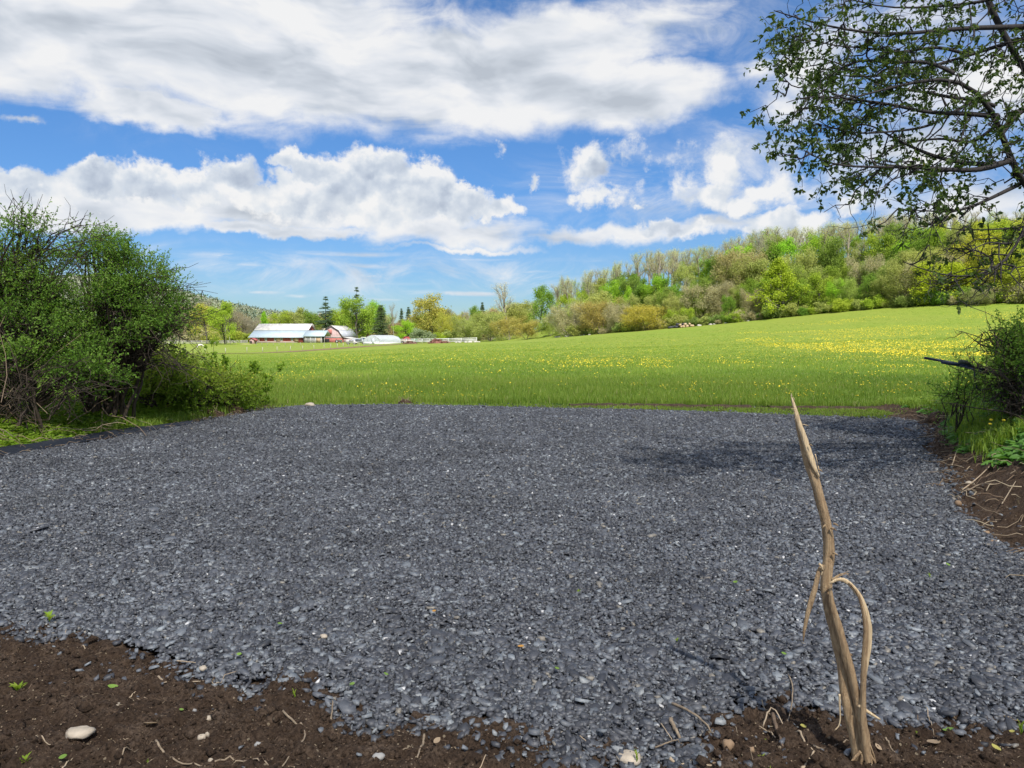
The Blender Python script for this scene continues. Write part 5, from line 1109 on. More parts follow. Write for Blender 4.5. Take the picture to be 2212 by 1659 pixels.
bush('shady_bush', 'dark green bush at the right edge above the soil bank', g0(2215, 870, 9.6), [lobe(2220, 795, 9.5, 56, 44, .6), lobe(2250, 745, 9.6, 60, 36, .5), lobe(2165, 835, 9.5, 20, 16, .3), lobe(2175, 722, 9.5, 20, 6, .15), lobe(2265, 850, 9.4, 80, 32, .6), lobe(2195, 850, 9.6, 36, 18, .4), lobe(2320, 790, 9.8, 90, 80, .8)], 2500, .042, 105, tint=.55,
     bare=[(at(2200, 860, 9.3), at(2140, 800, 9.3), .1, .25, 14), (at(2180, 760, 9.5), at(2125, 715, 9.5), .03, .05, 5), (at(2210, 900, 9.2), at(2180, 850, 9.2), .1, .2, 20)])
bush('leafy_sprig', 'thin leafy sprig growing below the netting frame', g0(2085, 872, 10.4), [lobe(2078, 815, 10.4, 22, 26, .2), lobe(2100, 850, 10.2, 36, 16, .3), lobe(2060, 850, 10.4, 20, 14, .2)], 110, .042, 106, tint=.45, stems=2)
def shoot(pb, pt, Y, seed, k):
    R = np.random.default_rng(seed); a = g0(pb[0], pb[1], Y); e = at(pt[0], pt[1], Y); r = empty('leafy_shoot', a, label='upright leafy shoot standing between the left bushes and the meadow', cat='plant', group='upright shoots beside the left bushes'); P = curve(a, e, 0, .03, 8, R); P[:, 0] += .12*np.sin(np.linspace(0, PI, 8))*R.uniform(-1, 1)
    tb = B(); lf = B(); tb.tube(P, np.linspace(.008, .003, 8), 4, cap=False); LPs, LDs = [], []
    for i in range(34):
        t = R.uniform(.15, 1); b0 = np.array([np.interp(t, np.linspace(0, 1, 8), P[:, c]) for c in range(3)]); d_ = rdir(1, R, .25)[0]; Ln = R.uniform(.06, .2)*(1.2-t*.6); e2 = b0+d_*Ln; tb.tube([b0, e2], [.003, .0015], 3, cap=False); n = 8; q = R.uniform(.3, 1.05, (n, 1)); LPs.append(b0+(e2-b0)*q); LDs.append(rdir(n, R)+d_*.4)
    LPs = np.concatenate(LPs); LDs = np.concatenate(LDs); leaves(lf, LPs, LDs, rdir(len(LPs), R, .6), .062*R.uniform(.7, 1.3, len(LPs)), .04, np.clip(R.normal(size=len(LPs))*.15+.45, 0, 1))
    for bb, nm, mm in ((tb, 'stem', TWIGM), (lf, 'foliage', LEAFY)): o = bb.build(nm, mm, r); o.matrix_parent_inverse = Matrix.Translation(-Vector(a))
for i, (pb, pt, Y) in enumerate([((400, 876), (372, 738), 15.6), ((455, 872), (462, 735), 16.2), ((470, 872), (480, 762), 16.4), ((440, 874), (446, 755), 16.1), ((505, 873), (545, 780), 16.8), ((540, 872), (556, 792), 17.2), ((548, 872), (612, 788), 17.2), ((490, 872), (470, 770), 16.6), ((420, 874), (395, 760), 15.8), ((530, 872), (515, 800), 17.0), ((360, 880), (350, 770), 15.0), ((556, 874), (570, 812), 17.3)]): shoot(pb, pt, Y, 200+i, i)
# ---- ground cover either side
def cover(name, m, n, xf, y0, y1, size, hgt, seed, tint=.5, kind='diamond', dens=None, tri=3):
    R = np.random.default_rng(seed); y = R.uniform(y0, y1, n); u = R.uniform(0, 1, n); x = xf(y, u); k = np.ones(n, bool) if dens is None else dens(x, y, u); x, y, u = x[k], y[k], u[k]; n = len(x)
    h = hgt(x, y, u)*R.uniform(.35, 1.1, n); z = Hn(x, y)+h; P = np.stack([x, y, z], 1); b = B(); t0 = tint+.5*(fbm(x*1.5, y*1.5, seed, 3)-.5)+R.normal(size=n)*.12
    a0 = R.uniform(0, 6.28, n)
    for q in range(tri):
        a = a0+(q-(tri-1)/2)*(1.1 if tri > 1 else 0)+R.normal(size=n)*.2; D = np.stack([np.cos(a), np.sin(a), R.normal(size=n)*.22-.05], 1); Nn = np.stack([R.normal(size=n)*.35, R.normal(size=n)*.35-.25, np.ones(n)], 1)
        sz = size*R.uniform(.6, 1.25, n); leaves(b, P, D, Nn, sz, sz*.62, np.clip(t0, 0, 1), .12, kind)
    o = b.build(name, m); tag(o, kind='stuff'); return o
cover('ground_cover', LEAFY, 26000, lambda y, u: xL(y)-.22-u**1.2*2.9, 8.2, 17.4, .075, lambda x, y, u: .03+.30*u, 301, .52, dens=lambda x, y, u: (u > .12*vn(x*4, y*4, 3)+.02))
cover('bank_plants', LEAFR, 19000, lambda y, u: xR(y)+np.interp(y, [4, 7, 10, 16], [.78, .62, .42, .35])+.35*(vn(y*2, y*0, 5)-.5)+u*2.6, 4.3, 16.6, .10, lambda x, y, u: .04+.16*np.minimum(1, u*4), 302, .5, 'lobed', dens=lambda x, y, u: (y < 9.6) | (vn(x*3, y*3, 2) > .45), tri=3)
def blades(name, m, n, xf, y0, y1, h0, w0, seed, lie=.5, tint=.5, zoff=0, nb=6):
    R = np.random.default_rng(seed); y = R.uniform(y0, y1, n); x = xf(y, R.uniform(0, 1, n)); z = Hn(x, y)+zoff; N_ = n*nb; bx = np.repeat(x, nb)+R.normal(size=N_)*.04; by = np.repeat(y, nb)+R.normal(size=N_)*.04; bz = np.repeat(z, nb)-.01
    bh = h0*R.uniform(.4, 1.1, N_); a = R.uniform(0, 2*PI, N_); ln = R.uniform(.2, 1, N_)*bh*lie*1.6; wx = -np.sin(a)*w0*.5; wy = np.cos(a)*w0*.5; lx = np.cos(a)*ln; ly = np.sin(a)*ln; wv = np.stack([wx, wy, wx*0], 1)
    p0 = np.stack([bx, by, bz], 1); m1 = np.stack([bx+lx*.3, by+ly*.3, bz+bh*.65], 1); e = np.stack([bx+lx, by+ly, bz+bh*(1-.45*lie)], 1); V = np.stack([p0-wv, p0+wv, m1+wv*.8, m1-wv*.8, e], 1); k = np.arange(N_)[:, None]*5; b = B(); t = np.clip(tint+R.normal(size=N_)*.16, 0, 1); base = b.n; b.add(V.reshape(-1, 3), k+np.array([0, 1, 2, 3]), t); b.f.setdefault(3, []).append(k+np.array([3, 2, 4])+base); b.t.setdefault(3, []).append(t); o = b.build(name, m); tag(o, kind='stuff')
blades('grass_bank', GRASS, 9000, lambda y, u: xR(y)+.42+u*3.6, 8.5, 17.2, .30, .012, 311, .5, .42)
blades('grass_verge', GRASS, 3600, lambda y, u: xL(y)-.25-u*3.6, 12, 18.4, .24, .012, 312, .5, .5)
def stalks(name, n, pf, Ln, rad, seed, sag=.03, lie=.15, tint=.6):
    R = np.random.default_rng(seed); b = B()
    for i in range(n):
        x, y, z = pf(R); a = R.uniform(0, 6.28); l = Ln*R.uniform(.3, 1.2); d_ = np.array([math.cos(a), math.sin(a), R.normal()*lie])*l; p = np.array([x, y, z+.012+abs(d_[2])*.5]); e = p+d_; e[2] = max(e[2], float(Hn(e[0], e[1])) + .012)
        b.tube(curve(p, e, sag*R.uniform(0, 1), l*.05, 5, R), np.linspace(1, .5, 5)*rad*R.uniform(.5, 1.4), 4, np.clip(tint+R.normal()*.25, 0, 1), cap=False)
    o = b.build(name, DRY); tag(o, kind='stuff')
def pf_right(R): y = R.uniform(4.6, 15.5); x = xR(y)+R.uniform(-.1, 1.25); return x, y, float(Hn(x, y))+.02
def pf_left(R): y = R.uniform(8.6, 17.4); x = xL(y)-R.uniform(.02, .55)*(1 if y < 12 else 1.4); return x, y, float(Hn(x, y))
def pf_lt(R): y = R.uniform(9.4, 12.5); x = xL(y)-R.uniform(.3, 2.6); return x, y, float(Hn(x, y))+R.uniform(0, .1)
stalks('dry_stalks', 330, pf_right, .34, .0045, 321); stalks('dry_straw', 520, pf_left, .26, .0035, 322); stalks('dead_twigs', 160, pf_lt, .9, .006, 323, .12, .7, .45)
# root clumps at the corner of the bank and along the left edge
def rootclump(px, py, Y, s, seed, label):
    R = np.random.default_rng(seed); c = g0(px, py, Y); r = empty('root_clump', c, label=label, cat='root clump'); b = B()
    nu, nv = 20, 9; T, Ph = np.meshgrid(np.linspace(0, 2*PI, nu, endpoint=False), np.linspace(.05, PI/2+.2, nv)); f = 1+.7*(fbm(np.cos(T)*2+5, np.sin(T)*2+Ph*2, seed, 4)-.5); V = np.stack([np.sin(Ph)*np.cos(T)*f*s, np.sin(Ph)*np.sin(T)*f*s*.7, np.cos(Ph)*f*s*.6], -1); i = np.arange(nv-1)[:, None]*nu; j = np.arange(nu)[None]; j2 = (j+1) % nu
    b.add(V.reshape(-1, 3), np.stack([i+j, i+nu+j, i+nu+j2, i+j2], -1).reshape(-1, 4)); b.build('soil_lump', SOIL, r, smooth=True); t = B()
    for q in range(46): d_ = rdir(1, R, .3)[0]; p = d_*s*np.array([.6, .5, .4]); t.tube(curve(p, p+rdir(1, R, -.1)[0]*s*R.uniform(.4, 1.3), .03, .02, 5, R), np.linspace(.006, .002, 5), 4, R.uniform(.2, .9), cap=False)
    t.build('roots', DRY, r)
rootclump(2035, 895, 13.3, .30, 1, 'clump of pale roots and soil at the far corner of the bank'); rootclump(500, 892, 15.9, .26, 2, 'brown root clump at the left edge of the gravel near the meadow'); rootclump(455, 900, 15.1, .24, 3, 'brown root clump left of the other one on the gravel edge'); rootclump(875, 872, 18.1, .16, 4, 'small dark turf clump on the far gravel edge')
# ---- landscape fabric showing along the left edge
def fabric():
    P = smoothline([gnd(x, y, .05) for x, y in [(-260, 1092), (0, 982), (80, 968), (160, 953), (220, 943), (300, 930), (360, 921), (420, 913)]], 60); n = 60; T = np.gradient(P[:, :2], axis=0); T /= np.linalg.norm(T, axis=1)[:, None]; S_ = np.stack([-T[:, 1], T[:, 0]], 1)
    wd = np.interp(np.linspace(0, 1, n), [0, .3, .5, .62, .8, 1], [.24, .13, .30, .26, .12, .06]); V = []
    for k, (o_, z) in enumerate([(-.12, -.012), (.0, .018), (.35, .05), (.7, .062), (1.0, .075), (1.08, .02)]):
        w_ = (vn(np.arange(n)*.33, np.full(n, k*1.0), 5)-.5)*.03; V.append(np.column_stack([P[:, :2]+S_*(wd*o_)[:, None], .02+z+w_]))
    V = np.stack(V, 1); i = np.arange(n-1)[:, None]*6; j = np.arange(5)[None]; b = B(); b.add(V.reshape(-1, 3), np.stack([i+j, i+6+j, i+7+j, i+j+1], -1).reshape(-1, 4)); m = simple('black_fabric', (.018, .022, .032), .55, .2, 40, bmp=.002); o = b.build('landscape_fabric', m, smooth=True); tag(o, 'black landscape fabric edge showing along the left side of the gravel', 'fabric')
fabric()
# ---- netting frame poking out of the right bush
def netframe():
    D = 9.7; r = empty('netting_frame', at(2140, 800, D), label='dark blue pole frame with green netting poking out of the right bush', cat='netting frame'); O = at(2140, 800, D); q = lambda px, py, dy=0: at(px, py, D+dy)-O
    PM = simple('dark_blue_metal', (.02, .03, .06), .4, .3, 8); b = B(); b.tube([q(1997, 773), q(2060, 784), q(2130, 799), q(2200, 812)], .016, 8); b.build('pole', PM, r); b = B(); b.tube([q(2034, 782.5, -.03), q(2075, 789.5, -.03)], .018, 8); b.tube([q(2072, 790, -.05), q(2200, 822, -.1)], .012, 6); b.build('pole', PM, r)
    b = B(); b.tube([q(2068, 786), q(2076, 781), q(2088, 784), q(2098, 790)], [.012, .03, .032, .012], 8); b.build('joint', simple('dark_cloth', (.04, .05, .04), .8), r)
    b = B(); b.tube([q(2103, 795), q(2106, 815), q(2110, 838), q(2122, 846), q(2146, 849), q(2180, 850)], .009, 6); b.build('frame_edge', PM, r)
    m, nt, bs, out = mat('green_netting'); bs.inputs['Base Color'].default_value = (.03, .10, .05, 1); tp = N(nt, 'ShaderNodeBsdfTransparent'); mx_ = N(nt, 'ShaderNodeMixShader'); mx_.inputs[0].default_value = .45; L(nt, bs.outputs[0], mx_.inputs[1]); L(nt, tp.outputs[0], mx_.inputs[2]); L(nt, mx_.outputs[0], out.inputs[0])
    b = B(); pts = [q(2103, 795), q(2106, 815), q(2110, 838), q(2122, 846), q(2146, 849), q(2180, 850), q(2190, 812)]; b.polys(pts, [tuple(range(7))]); b.build('netting', m, r)
netframe()
# ---- dandelions on the bank
for i, (px, py) in enumerate([(2141, 906), (2168, 907), (2139, 915)]):
    Y = 9.0; c = at(px, py, Y); z0 = float(Hn(c[0], Y)); fr = [o for o in bpy.data.objects if o.name == 'dandelion'][0]
    o = dup(fr, (c[0], Y, c[2]-.20), 0, 1.0, label='yellow dandelion on the bank by the right bush', group='dandelions on the bank by the right bush')
# ================================================================== the overhanging tree at the right
def right_tree():
    R = np.random.default_rng(77); DY = 7.2
    def Q(pts, dy0=0, dy1=0): 
        pts = [(1584+x*.382, y*.382) for x, y in pts]; n = len(pts); return smoothline([at(x, y, DY+dy0+(dy1-dy0)*i/(n-1)) for i, (x, y) in enumerate(pts)], 20)
    base = np.array([8.6, 8.4, .45]); r = empty('overhanging_tree', base, label='large leafy tree whose branches overhang from the right edge', cat='tree')
    tb = B(); lf = B()
    trunk = smoothline([base+[0, 0, -.4], base+[-.1, 0, 1.5], [8.0, 8.1, 3.2], [7.6, 7.8, 5.0], [7.3, 7.5, 7.0], [7.0, 7.4, 9.0]], 20); tb.tube(trunk, np.linspace(.24, .09, 20), 10)
    LM = [([(2600, 900), (2000, 1200), (1700, 1180), (1644, 1130), (1600, 990), (1560, 900), (1520, 780), (1490, 640), (1450, 520), (1380, 430), (1250, 415), (1100, 430), (950, 480), (820, 520), (650, 560)], .062, .006, .5, -.9),
          ([(2600, 300), (1900, 130), (1644, 150), (1500, 170), (1300, 135), (1100, 185), (900, 215), (730, 185), (560, 160), (400, 130), (230, 60)], .05, .004, .3, -.7),
          ([(2600, 350), (1850, 190), (1644, 205), (1520, 245), (1380, 300), (1230, 350), (1050, 400), (850, 430), (640, 470), (480, 400)], .045, .004, .6, .6),
          ([(1560, 900), (1540, 935), (1300, 925), (1150, 890), (1050, 850), (900, 780), (780, 700), (640, 700)], .028, .004, -.1, .5), ([(1560, 910), (1400, 965), (1200, 960), (1000, 945), (800, 945), (600, 940), (480, 900), (400, 850)], .028, .003, -.1, -.9),
          ([(1500, 660), (1300, 640), (1100, 640), (900, 590), (650, 560), (420, 540), (300, 580)], .024, .003, -.2, -.6), ([(1620, 1040), (1500, 1100), (1350, 1170), (1230, 1200), (1050, 1190), (980, 1190)], .022, .003, .2, -.5),
          ([(2300, 900), (1800, 1050), (1660, 1180), (1630, 1350), (1600, 1450), (1520, 1530), (1400, 1580), (1200, 1580), (1080, 1530), (960, 1480)], .034, .004, .4, -.4), ([(2000, 1200), (1760, 1270), (1644, 1290), (1400, 1300), (1230, 1310), (1100, 1280), (1020, 1230)], .024, .003, .3, .2),
          ([(1480, 600), (1400, 560), (1250, 560), (1100, 520), (900, 500), (700, 420), (560, 330), (330, 330)], .02, .003, .3, .3), ([(1900, -120), (1600, -60), (1400, 40), (1200, 20), (1000, 60), (800, 40), (600, -20)], .04, .004, .2, .9), ([(1440, 0), (1480, 100), (1560, 250), (1644, 400), (1900, 480)], .03, .03, .5, .5),
          ([(1500, 700), (1350, 820), (1200, 780), (1000, 800), (850, 860), (700, 1000)], .018, .003, 0, .7), ([(1450, 520), (1300, 600), (1100, 720), (950, 740), (700, 760), (560, 720), (400, 680)], .018, .003, .2, -.3), ([(1590, 980), (1700, 960), (1900, 900), (2300, 800)], .03, .04, .1, .5), ([(1510, 760), (1600, 640), (1750, 560), (2100, 450)], .03, .04, .1, .6),
          ([(1300, 300), (1150, 260), (950, 300), (750, 270), (560, 260), (370, 200)], .016, .003, .3, -.5), ([(1250, 415), (1100, 340), (900, 360), (700, 330), (480, 470), (340, 520), (240, 370)], .018, .003, -.5, .2), ([(1400, 1580), (1480, 1480), (1400, 1420), (1250, 1400), (1150, 1420)], .014, .003, 0, .5), ([(1644, 1330), (1560, 1380), (1440, 1370), (1330, 1420)], .014, .003, .2, -.2)]
    tw = []
    for pts, r0, r1, d0, d1 in LM:
        P = Q(pts, d0, d1); off = pts[0][0] > 1700 and pts[0][1] < 1250 and pts[0][0] != 1644
        if off and pts[0][0] >= 1900: 
            tgt = trunk[np.argmin(np.abs(trunk[:, 2]-P[0][2]))]; P = np.concatenate([[tgt], P[1:]]); P = smoothline(P, 24)
        tb.tube(P, np.linspace(r0, r1, len(P)), 7, cap=False); ln = np.linalg.norm(np.diff(P, axis=0), axis=1).sum(); n = max(5, int(ln/.15)); T = np.gradient(P, axis=0)
        for i in range(n):
            t = R.uniform(.12, 1.0); f = t*(len(P)-1); a = int(min(f, len(P)-2)); p = P[a]+(P[a+1]-P[a])*(f-a); d_ = nrm(T[a]); s = rdir(1, R)[0]; s[1] *= .9; s[2] = s[2]*.8; d2 = nrm(d_*.75+s*.95); Lw = R.uniform(.25, .85)*(1.15-.75*t)
            e = p+d2*Lw; e[2] -= Lw*.10; K = curve(p, e, -.05*Lw, .03, 6, R); tb.tube(K, np.linspace(min(.009, r0*.5), .0025, 6), 4, cap=False); tw.append((K, t))
            for q in range(3):
                b0 = K[R.integers(2, 6)]; d3 = nrm(d2*.6+rdir(1, R)[0]*.9+[0, 0, -.15]); K2 = curve(b0, b0+d3*R.uniform(.15, .42), -.03, .015, 5, R); tb.tube(K2, np.linspace(.004, .0015, 5), 3, cap=False); tw.append((K2, t))
    LPs, LDs, LT = [], [], []
    for K, t in tw:
        lowr = (K[-1][2] < CAMH+K[-1][1]*(HOR-455)/FPX)
        if (lowr and R.random() < .76) or R.random() < .12: continue
        for q in range(3 if R.random() < .85 else 4):
            p = K[-1] if q == 0 else K[R.integers(1, len(K))]; d_ = nrm(rdir(1, R)[0]*.8+[0, 0, -.55]); n = 5; tt = R.uniform(.25, 1, (n, 1))*R.uniform(.04, .10)
            LPs.append(p+d_*tt+R.normal(size=(n, 3))*.008); LDs.append(rdir(n, R)*.7+d_*.75); LT.append(np.full(n, R.normal()*.13))
    LPs = np.concatenate(LPs); LDs = np.concatenate(LDs); n = len(LPs); LT = np.clip(np.concatenate(LT)+.5+R.normal(size=n)*.13, 0, 1); print('tree leaflets', n)
    leaves(lf, LPs, LDs, rdir(n, R, .3), .049*R.uniform(.55, 1.35, n), .024*R.uniform(.8, 1.3, n), LT, .3, 'long')
    # the rest of the crown, beyond the frame
    T2 = np.stack([R.uniform(6.3, 11.5, 420), R.uniform(5.5, 11.5, 420), R.uniform(3.6, 9.8, 420)], 1); T2 = T2[((T2[:, 0]-8.8)/2.9)**2+((T2[:, 1]-8.3)/3)**2+((T2[:, 2]-6.6)/3.2)**2 < 1]
    T2 = T2[T2[:, 0]/T2[:, 1] > .80]
    for p in T2: tb.tube(curve(trunk[min(19, max(4, int((p[2]-.5)/9*19)))], p, .1, .05, 6, R), np.linspace(.03, .006, 6), 4, cap=False)
    cc = np.repeat(T2, 40, 0)+R.normal(size=(len(T2)*40, 3))*.28; n = len(cc); leaves(lf, cc, rdir(n, R, -.3), rdir(n, R), .07, .04, np.clip(R.normal(size=n)*.15+.5, 0, 1), .3)
    for bb, nm, mm in ((tb, 'trunk', TREEB), (lf, 'crown', LEAFT)): o = bb.build(nm, mm, r, smooth=(nm == 'trunk')); o.matrix_parent_inverse = Matrix.Translation(-Vector(base))
right_tree()
# ================================================================== the broken sapling standing in front
def sapling():
    D0 = float(gnd(1862, 1648, .0)[1]); R = np.random.default_rng(9); W = D0/FPX*.5138
    def q(pts, dy=0, n=40, lean=0): return smoothline([at(1613+x*.5138, 806+y*.5138, D0+dy+lean*(1-y/1659)) for x, y in pts], n)
    base = at(1862, 1650, D0); r = empty('broken_sapling', base, label='broken bare sapling stump standing upright in the soil with peeled bark', cat='broken sapling'); inv = Matrix.Translation(-Vector(base))
    m, nt, bs, out = mat('sapling_bark'); mp = N(nt, 'ShaderNodeMapping'); mp.inputs['Scale'].default_value = (9, 9, 1.1); L(nt, objc(nt), mp.inputs[0]); n1 = noise(nt, 7, 8, .7, mp.outputs[0], .8); n2 = noise(nt, 60, 6, .7, objc(nt))
    c = ramp(nt, n1.outputs[0], [(.30, (.13, .078, .038)), (.46, (.42, .28, .15)), (.72, (.70, .52, .30))]).outputs[0]; c = mixc(nt, mth(nt, 'MULTIPLY', n2.outputs[0], .45), c, (.19, .125, .075)); L(nt, c, bs.inputs['Base Color']); bs.inputs['Roughness'].default_value = .85; bump(nt, mth(nt, 'ADD', n1.outputs[0], mth(nt, 'MULTIPLY', n2.outputs[0], .5)), 1.0, .009, bs)
    m2, nt, bs, out = mat('split_wood'); mp = N(nt, 'ShaderNodeMapping'); mp.inputs['Scale'].default_value = (30, 30, 1.2); L(nt, objc(nt), mp.inputs[0]); n1 = noise(nt, 6, 8, .7, mp.outputs[0]); L(nt, ramp(nt, n1.outputs[0], [(.3, (.40, .28, .15)), (.55, (.72, .55, .33)), (.8, (.86, .73, .50))]).outputs[0], bs.inputs['Base Color']); bs.inputs['Roughness'].default_value = .75; bump(nt, n1.outputs[0], .8, .004, bs)
    def ridged(b, P, Rr, k=20, seed=0, flat=1.0, groove=.13, ang0=0):
        n = len(P); T = np.gradient(P, axis=0); T /= np.linalg.norm(T, axis=1)[:, None]; U = np.cross(T, [0, 1, 0]); U /= np.linalg.norm(U, axis=1)[:, None]; Wv = np.cross(T, U); th = np.linspace(0, 2*PI, k, endpoint=False)+ang0; Rr = np.broadcast_to(Rr, (n,))
        TT, SS = np.meshgrid(th, np.arange(n)*1.0); f = 1+groove*1.4*(vn(np.cos(TT)*2.6+7, np.sin(TT)*2.6+SS*.09, seed)-.5)*2+.20*(vn(np.cos(TT)*3+3, SS*.45+np.sin(TT)*3, seed+4)-.5)
        V = P[:, None]+(U[:, None]*np.cos(th)[None, :, None]+Wv[:, None]*np.sin(th)[None, :, None]*flat)*(Rr[:, None]*f)[..., None]; i = np.arange(n-1)[:, None]*k; j = np.arange(k)[None]; j2 = (j+1) % k; b.add(V.reshape(-1, 3), np.stack([i+j, i+j2, i+k+j2, i+k+j], -1).reshape(-1, 4))
        s0 = b.n-n*k; b.f.setdefault(k, []).append((np.arange(k)[::-1]+s0)[None]); b.t.setdefault(k, []).append(np.array([.5])); b.f[k].append((np.arange(k)+s0+(n-1)*k)[None]); b.t[k].append(np.array([.5]))
    A = [(195, 118), (208, 160), (222, 230), (242, 310), (268, 400), (292, 470), (312, 550), (332, 620), (345, 700), (346, 780), (336, 850), (333, 920), (350, 1000), (374, 1100), (398, 1200), (416, 1350), (440, 1450), (462, 1550), (480, 1640), (490, 1720)]
    P = q(A, 0, 90, .10); rp = np.interp(np.linspace(0, 1, 90), [0, .03, .08, .16, .3, .42, .5, .7, .9, 1], [3, 9, 14, 19, 20, 23, 25, 23, 26, 34])*W
    b = B(); ridged(b, P, rp, 22, 3)
    for (x, y, l, dx) in [(300, 405, 8, 1), (352, 650, 11, 1), (364, 632, 9, 1), (362, 755, 9, 1), (262, 300, 6, 1), (330, 640, 8, -1), (385, 1110, 14, 1), (400, 1165, 20, 1)]:
        p = at(1613+x*.5138, 806+y*.5138, D0+.07*(1-y/1659)-.012); e = p+np.array([dx*l*2.0*W, -.01, -l*W*.9]); b.tube([p, (p+e)/2+[0, 0, .002], e], [l*.55*W, l*.4*W, l*.14*W], 6)
    o = b.build('stem', m, r, smooth=True); o.matrix_parent_inverse = inv; o['label'] = 'main broken stem'
    b = B(); ridged(b, q([(352, 900), (356, 960), (372, 1020), (400, 1120), (428, 1220), (452, 1320), (472, 1400), (490, 1500), (505, 1600), (515, 1720)], -.022, 60, .06), np.interp(np.linspace(0, 1, 60), [0, .1, .3, 1], [5, 13, 17, 22])*W, 18, 8); o = b.build('stem', m, r, smooth=True); o.matrix_parent_inverse = inv; o['label'] = 'second lower stem'
    b = B(); P = q([(186, 92), (198, 130), (214, 190), (236, 260), (260, 330), (286, 400), (304, 436)], -.019, 40, .10); ridged(b, P, np.interp(np.linspace(0, 1, 40), [0, .1, .4, .8, 1], [1.2, 7, 12, 14, 5])*W, 14, 5, .9, .3)
    for (x0, y0, x1, y1) in [(205, 135, 190, 165), (208, 150, 186, 150), (212, 170, 198, 200), (236, 215, 262, 222), (190, 100, 187, 84), (200, 118, 196, 98), (300, 390, 308, 430), (288, 340, 300, 395), (296, 425, 300, 450)]:
        b.tube([at(1613+x*.5138, 806+y*.5138, D0+.06) for x, y in ((x0, y0), ((x0+x1)/2+1, (y0+y1)/2), (x1, y1))], [2.2*W, 1.6*W, .5*W], 4)
    o = b.build('split_wood', m2, r, smooth=True); o.matrix_parent_inverse = inv
    b = B(); ridged(b, q([(350, 885), (375, 868), (405, 866), (440, 890), (478, 938), (503, 1000), (519, 1070), (517, 1150), (503, 1230), (488, 1330), (476, 1400), (474, 1470)], -.03, 60), np.interp(np.linspace(0, 1, 60), [0, .1, .4, .8, 1], [5, 9, 8.5, 8, 4])*W, 10, 6, .35, .2); o = b.build('peeled_bark', m2, r, smooth=True); o.matrix_parent_inverse = inv
    b = B(); ridged(b, q([(430, 882), (462, 915), (480, 960), (494, 1020), (503, 1080), (498, 1160), (492, 1250), (490, 1350), (488, 1450), (498, 1560), (512, 1690)], -.036, 60), np.interp(np.linspace(0, 1, 60), [0, .15, .3, .6, 1], [3, 7, 11, 13, 17])*W, 14, 7); 
    for dx, a in ((0, 0), (10, 4), (22, -3)): b.tube(q([(356, 872+a), (390, 848+a), (416, 838+a+dx*.2), (432, 832+dx)], -.02, 12), np.linspace(3.6, .8, 12)*W, 4)
    o = b.build('bent_branch', m, r, smooth=True); o.matrix_parent_inverse = inv
    b = B(); ridged(b, q([(322, 806), (308, 822), (300, 850), (288, 900), (268, 970), (250, 1040), (240, 1090), (238, 1128)], -.02, 46), np.interp(np.linspace(0, 1, 46), [0, .12, .5, .85, 1], [6, 10, 11, 7, 2])*W, 12, 9, .8); o = b.build('hanging_branch', m, r, smooth=True); o.matrix_parent_inverse = inv
    b = B(); b.tube(q([(304, 802), (316, 812), (320, 830), (314, 850)], -.034, 12), np.linspace(6, 2, 12)*W, 6); b.tube(q([(470, 1395), (500, 1418), (530, 1437), (560, 1456)], -.03, 12), np.linspace(10, 4, 12)*W, 8); o = b.build('split_wood', m2, r, smooth=True); o.matrix_parent_inverse = inv
    b = B()
    for (a, e, r_) in [((480, 1590), (420, 1665), 8), ((505, 1590), (560, 1670), 8), ((490, 1600), (470, 1690), 10), ((516, 1560), (545, 1640), 5)]: b.tube(q([a, ((a[0]+e[0])/2, (a[1]+e[1])/2-6), e], -.03, 10), np.linspace(r_, r_*.4, 10)*W, 7)
    o = b.build('root_flare', m, r, smooth=True); o.matrix_parent_inverse = inv
    # loose bark strip hanging beside the stem foot
    b = B(); b.tube(q([(390, 1350), (391, 1400), (394, 1450), (388, 1485), (370, 1502)], -.05, 20), np.linspace(4.5, 2, 20)*W, 6); o = b.build('peeled_bark', m2, r, smooth=True); o.matrix_parent_inverse = inv
sapling()
# ================================================================== sticks, stones, leaves and weeds on the ground
STK = [barkmat('stick_bark', (.14, .10, .065), (.36, .28, .19), 10, 3, .002), simple('pale_stick', (.40, .31, .21), .8, .3, 12), barkmat('dark_stick', (.08, .055, .035), (.22, .15, .10), 10, 3, .002)]
def zg(x, y):
    P = np.array([[x, y]]); ins = bool(inside(P, PAD)[0]); return float(zpad(x, y))+.02 if ins else float(clods(np.array(x), np.array(y))+bankz(np.array(x), np.array(y)))+.012
def stick(pts, rpx, mi, label, lift=0, tr=(1720, 1296, .3646), name='stick'):
    P = [gnd(tr[0]+x*tr[2], tr[1]+y*tr[2], .02) for x, y in pts]; P = smoothline(P, 14); k = len(P); rad = rpx*tr[2]/FPX*P[0][1]*.42
    for i in range(k): P[i][2] = zg(P[i][0], P[i][1])+rad*.6
    for _ in range(2): P[1:-1, 2] = (P[:-2, 2]+P[2:, 2])/2+0
    P[:, 2] = np.maximum(P[:, 2], [zg(p[0], p[1])-rad*.2 for p in P]); P[:, 2] += lift*np.sin(np.linspace(0, PI, k))
    b = B(); b.tube(P+rng.normal(size=P.shape)*rad*.18, np.linspace(1.1, .6, k)*rad, 7); c = P[k//2]; o = b.build(name, STK[mi], None, c, smooth=True); tag(o, label, 'stick')
Z7 = (0, 1296, .3646); Z8 = (806, 1296, .3646); Z3 = (1440, 1469, .2083)
stick([(1675, 705), (1740, 735), (1800, 770), (1822, 800), (1790, 850), (1740, 900), (1690, 970), (1670, 995)], 15, 0, 'long curved stick lying on the soil just left of the middle', 0, Z7)
stick([(915, 850), (950, 900), (1010, 940), (1080, 950), (1215, 965)], 16, 0, 'crooked stick at the bottom left between the big stones and the curved stick', 0, Z7)
